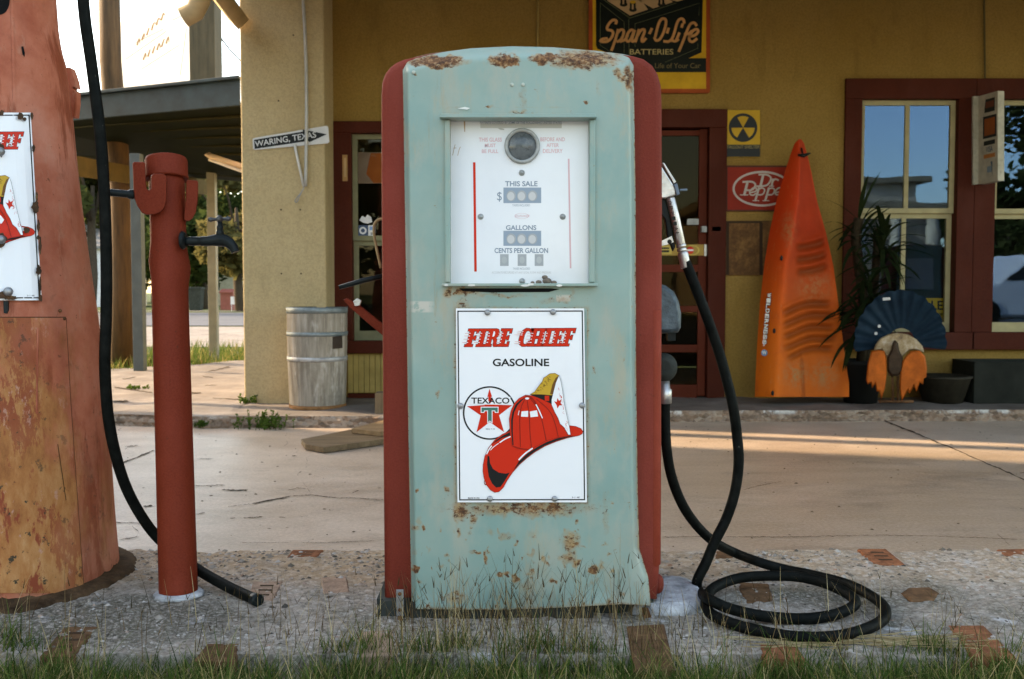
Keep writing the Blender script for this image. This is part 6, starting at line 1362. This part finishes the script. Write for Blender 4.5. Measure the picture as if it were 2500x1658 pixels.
mb = MB(); mb.tube([P(520, 68, 14), P(560, 120, 15), P(640, 205, 17)], .012, 6); tag(mb.build('overhead_wire', M['black']), 'thin dark wire crossing the pale sky beside the pillar', 'wire')
mb = MB(); pp = Vector((-3.42, 7.16, PZ)); mb.tube([pp, pp + Vector((0, 0, 3.3))], .07, 16); tag(mb.build('steel_post', M['greypost']), 'round grey steel post standing on the pavement behind the salmon pump', 'post')

# ================================================================== FAR BACKGROUND
def tree(name, label, loc, h, cr_, n_, mat, seed, group, trunk_r=.2, cz=.62, leaf=.27, sq=1.0, low=.06):
    r_ = random.Random(seed); loc = Vector(loc); o = thing(name, label, 'tree', loc, group)
    mb = MB(); top = loc + Vector((r_.uniform(-.3, .3), 0, h * .6))
    mb.tube([loc - Vector((0, 0, .1)), loc.lerp(top, .3) + Vector((r_.uniform(-.1, .1), 0, 0)), loc.lerp(top, .65), top], [trunk_r * 1.25, trunk_r, trunk_r * .75, trunk_r * .3], 10)
    cl = []
    for i in range(16):
        a = r_.uniform(0, 6.28); rr = cr_ * r_.uniform(.25, .95); z = h * (cz + r_.uniform(-.5, .42) * .62 - low)
        c_ = loc + Vector((math.cos(a) * rr, math.sin(a) * rr, max(.4, z))); cl.append((c_, cr_ * r_.uniform(.22, .45)))
        if i < 8: mb.tube([loc.lerp(top, r_.uniform(.35, .8)), loc.lerp(c_, .6) + Vector((0, 0, h * .18)), c_], [trunk_r * .4, trunk_r * .22, trunk_r * .08], 6)
    mb.build('trunk', simple('bark', (.055, .042, .03), .95, .3, 20, .5, 40), o)
    mb = MB()
    for i in range(n_):
        c_, r = r_.choice(cl); d = Vector((r_.gauss(0, 1), r_.gauss(0, 1), r_.gauss(0, 1))).normalized() * r * r_.random() ** .4
        d.z *= .75 * sq; p = c_ + d; s_ = leaf * r_.uniform(.5, 1.2); u = Vector((r_.gauss(0, 1), r_.gauss(0, 1), r_.gauss(0, .6))).normalized() * s_; v = u.orthogonal().normalized() * s_ * .55
        mb.poly([p - u, p + v, p + u, p - v])
    mb.build('crown', mat, o); return o
LM = [m_leaf('oak_leaf', (.03, .042, .014), (.085, .09, .03), (.2, .16, .06)), m_leaf('olive_leaf', (.05, .05, .02), (.15, .13, .05), (.3, .24, .1)), m_leaf('deep_leaf', (.018, .03, .01), (.045, .065, .02), (.1, .1, .03))]
def at(px, D, z=-.06): p = P(px, 700, D); return (p.x, D, z)
tree('oak_tree', 'shady dark oak by the bin behind the tap', at(492, 50), 7.5, 3.4, 5000, LM[2], 1, 'trees across the street', .28)
tree('oak_tree', 'grey green oak left of the utility pole', at(215, 40), 8.5, 3.0, 4500, LM[0], 2, 'trees across the street', .22)
tree('oak_tree', 'tall olive tree between the standpipe and cream post', at(425, 62), 10, 4.2, 4500, LM[1], 3, 'trees across the street', .3)
tree('oak_tree', 'sunlit yellow green tree next to the pillar', at(588, 44), 7.6, 2.4, 2600, LM[1], 4, 'trees across the street', .2)
tree('oak_tree', 'broad oak behind the utility pole and grey post', at(330, 58), 9.5, 5.0, 5500, LM[0], 5, 'trees across the street', .3)
for k_, (px, D) in enumerate(((120, 75), (270, 82), (380, 78), (470, 85), (560, 76), (660, 80))): tree('oak_tree', ['distant round tree left of the white house', 'distant tree above the white house roof', 'distant tree right of the white house', 'distant tree above the tan cottage roof', 'distant tree right of the tan cottage', 'distant tree hidden partly by the pillar'][k_], at(px, D), 9, 5.5, 2600, LM[k_ % 3], 20 + k_, 'trees across the street', .3, leaf=.28)
def house(label, px0, px1, D, hgt, mat, roofm, seed):
    a, b = at(px0, D), at(px1, D); o = thing('house', label, 'house', ((a[0] + b[0]) / 2, D, -.06)); mb = MB(); mb.box((a[0], D, -.1), (b[0], D + 6, hgt)); wl = mb.build('wall', mat, o)
    mb = MB(); mb.prism([Vector((a[0] - .3, D - .35, hgt)), Vector((b[0] + .3, D - .35, hgt)), Vector((b[0] + .3, D + 3, hgt + 1.5)), Vector((a[0] - .3, D + 3, hgt + 1.5))], (0, 0, .15)); mb.prism([Vector((a[0] - .3, D + 3, hgt + 1.5)), Vector((b[0] + .3, D + 3, hgt + 1.5)), Vector((b[0] + .3, D + 6.3, hgt)), Vector((a[0] - .3, D + 6.3, hgt))], (0, 0, .15)); mb.build('roof', roofm, o)
    n_ = max(1, int((b[0] - a[0]) / 2.2))
    for i in range(n_):
        x = lerp(a[0], b[0], (i + .5) / n_); mb = MB(); mb.box((x - .4, D - .03, .9), (x + .4, D - .003, 2.0)); mb.build('window', simple('far_window', (.03, .04, .05), .2), o)
house('white clapboard house beyond the road, left of the utility pole', 150, 262, 56, 3.2, simple('white_clapboard', (.62, .64, .68), .7), simple('grey_shingle', (.2, .2, .2), .8), 1)
house('small tan cottage behind the trees across the street', 455, 585, 62, 2.7, simple('tan_clapboard', (.42, .38, .28), .7), simple('brown_shingle', (.16, .13, .1), .8), 2)
mb = MB(); p = at(573, 44); mb.box((p[0] - .19, 44, .25), (p[0] + .19, 44.02, .6)); mb.box((p[0] - .16, 44.0, -.06), (p[0] - .14, 44.02, .25)); mb.box((p[0] + .14, 44.0, -.06), (p[0] + .16, 44.02, .25)); tag(mb.build('yard_sign', simple('yard_white', (.75, .72, .74), .5, .05)), 'small white yard sign on the lawn across the street', 'sign')
mb = MB(); p = at(553, 47); mb.box((p[0] - .3, 47, -.06), (p[0] + .3, 47.3, .75)); mb.prism([Vector((p[0] - .34, 46.9, .75)), Vector((p[0] + .34, 46.9, .75)), Vector((p[0] + .34, 47.4, .9)), Vector((p[0] - .34, 47.4, .9))], (0, 0, .04)); tag(mb.build('letter_box', simple('dull_red_box', (.3, .1, .08), .6)), 'dull red box on the lawn left of the yard sign', 'box')
mb = MB(); p = at(478, 45); mb.loft([[Vector((p[0] + x * s, 45 + y * s, z)) for x, y in ((-.3, -.3), (.3, -.3), (.3, .3), (-.3, .3))] for s, z in ((.8, -.06), (1, .9), (1.1, .92), (1.05, 1.02))], 0, False); tag(mb.build('trash_bin', M['darkpaint'], bevel=.02), 'dark wheeled trash bin at the road edge', 'bin')
# unseen block added off to the left to keep the sun off pumps and drive
sh = thing('sun_blocker', 'unseen board block added at the left to keep sun off the pumps', 'blocker', (-9.2, 2.9, -.06))
mb = MB(); mb.box((-11, -3.5, -.1), (-7.5, 7.92, 5.6)); mb.build('wall', m_wood('blocker_boards', (.16, .12, .08), (.3, .24, .17)), sh)
mb = MB(); mb.prism([Vector((-11.3, -3.8, 5.6)), Vector((-7.3, -3.8, 5.6)), Vector((-9.2, -3.8, 6.9))], (0, 11.7, 0)); mb.build('roof', simple('blocker_roof', (.16, .15, .14), .7), sh)

# ---- across the front road (mirrored in the windows)
mh = thing('stucco_villa', 'pale columned house across the front road, mirrored in the window', 'house', (9.5, -19, -.06))
mb = MB(); mb.box((6.5, -26, -.1), (14.6, -19.5, 3.6)); mb.box((12.2, -24, 3.6), (14.2, -20.5, 4.6)); mb.build('wall', simple('villa_stucco', (.6, .5, .38), .8), mh)
mb = MB(); mb.box((6.2, -26.3, 3.6), (14.9, -19, 3.85)); mb.prism([Vector((6.2, -19, 3.86)), Vector((12.0, -19, 3.86)), Vector((9.1, -19, 4.7))], (0, -5, 0)); mb.box((11.9, -24.3, 4.6), (14.6, -20.2, 4.8)); mb.build('roof', simple('villa_roof', (.3, .24, .16), .8), mh)
for i in range(7):
    mb = MB(); x = 6.8 + i * 1.22; mb.lathe((x, -18.9, -.06), [(.3, 0), (.24, .15), (.22, 3.3), (.3, 3.5), (.3, 3.6)], 14); mb.build('column', simple('villa_column', (.66, .58, .46), .7), mh)
tree('oak_tree', 'big green tree across the front road, mirrored in the right window', (16.4, -10, -.06), 8.5, 4.0, 9000, LM[0], 41, 'trees across the front road', .35, leaf=.15)
tree('oak_tree', 'second green tree across the front road beside the villa', (16.0, -17.5, -.06), 4.6, 1.5, 2500, LM[2], 42, 'trees across the front road', .2)
for k_, x in enumerate((-8, -2.5, 20, 26)): tree('oak_tree', ['far left tree across the front road', 'tree across the front road facing the pumps', 'tree right of the villa', 'rightmost tree across the front road'][k_], (x, -24 - k_, -.06), 7, 3.6, 2200, LM[k_ % 3], 50 + k_, 'trees across the front road', .3, leaf=.3)
mb = MB(); mb.tube([Vector((-10, -8, 5.6)), Vector((2, -8, 5.25)), Vector((14, -8, 5.3)), Vector((26, -8, 5.9))], .02, 6); tag(mb.build('overhead_wire', M['black']), 'power line along the front road, mirrored in the panes', 'wire')
# white suv
sv = thing('parked_suv', 'white sport utility vehicle parked across, mirrored in the right window', 'car', (11.8, -7.4, -.05))
mb = MB(); x0_ = 9.2
side = [(0, .35), (0, .85), (.15, 1.0), (1.15, 1.08), (1.85, 1.68), (3.9, 1.72), (4.5, 1.1), (4.55, .4), (4.0, .32), (.6, .32)]
mb.loft([[Vector((x0_ + x, y, z - .05)) for x, z in offset_poly(side, -o)] for o, y in ((.06, -8.3), (0, -8.2), (0, -6.7), (.06, -6.6))], 0, False); mb.build('body', simple('suv_white', (.66, .66, .66), .25, .05), sv, bevel=.03)
mb = MB(); mb.prism([Vector((x0_ + x, -6.595, z - .05)) for x, z in ((1.35, 1.12), (1.92, 1.6), (2.75, 1.62), (2.75, 1.12))], (0, .01, 0)); mb.prism([Vector((x0_ + x, -6.595, z - .05)) for x, z in ((2.85, 1.12), (2.85, 1.62), (3.75, 1.62), (4.1, 1.12))], (0, .01, 0)); mb.build('window', simple('suv_glass', (.02, .025, .03), .05, .1), sv)
for x in (.85, 3.6):
    mb = MB(); mb.lathe(Vector((x0_ + x, -6.75, .32)), [(.2, 0), (.36, .01), (.38, .04), (.38, .2), (.36, .23), (.22, .22), (.2, .2), (.01, .2)], 28, 0, axis=(0, 1, 0)); mb.build('wheel', M['rubber'], sv)
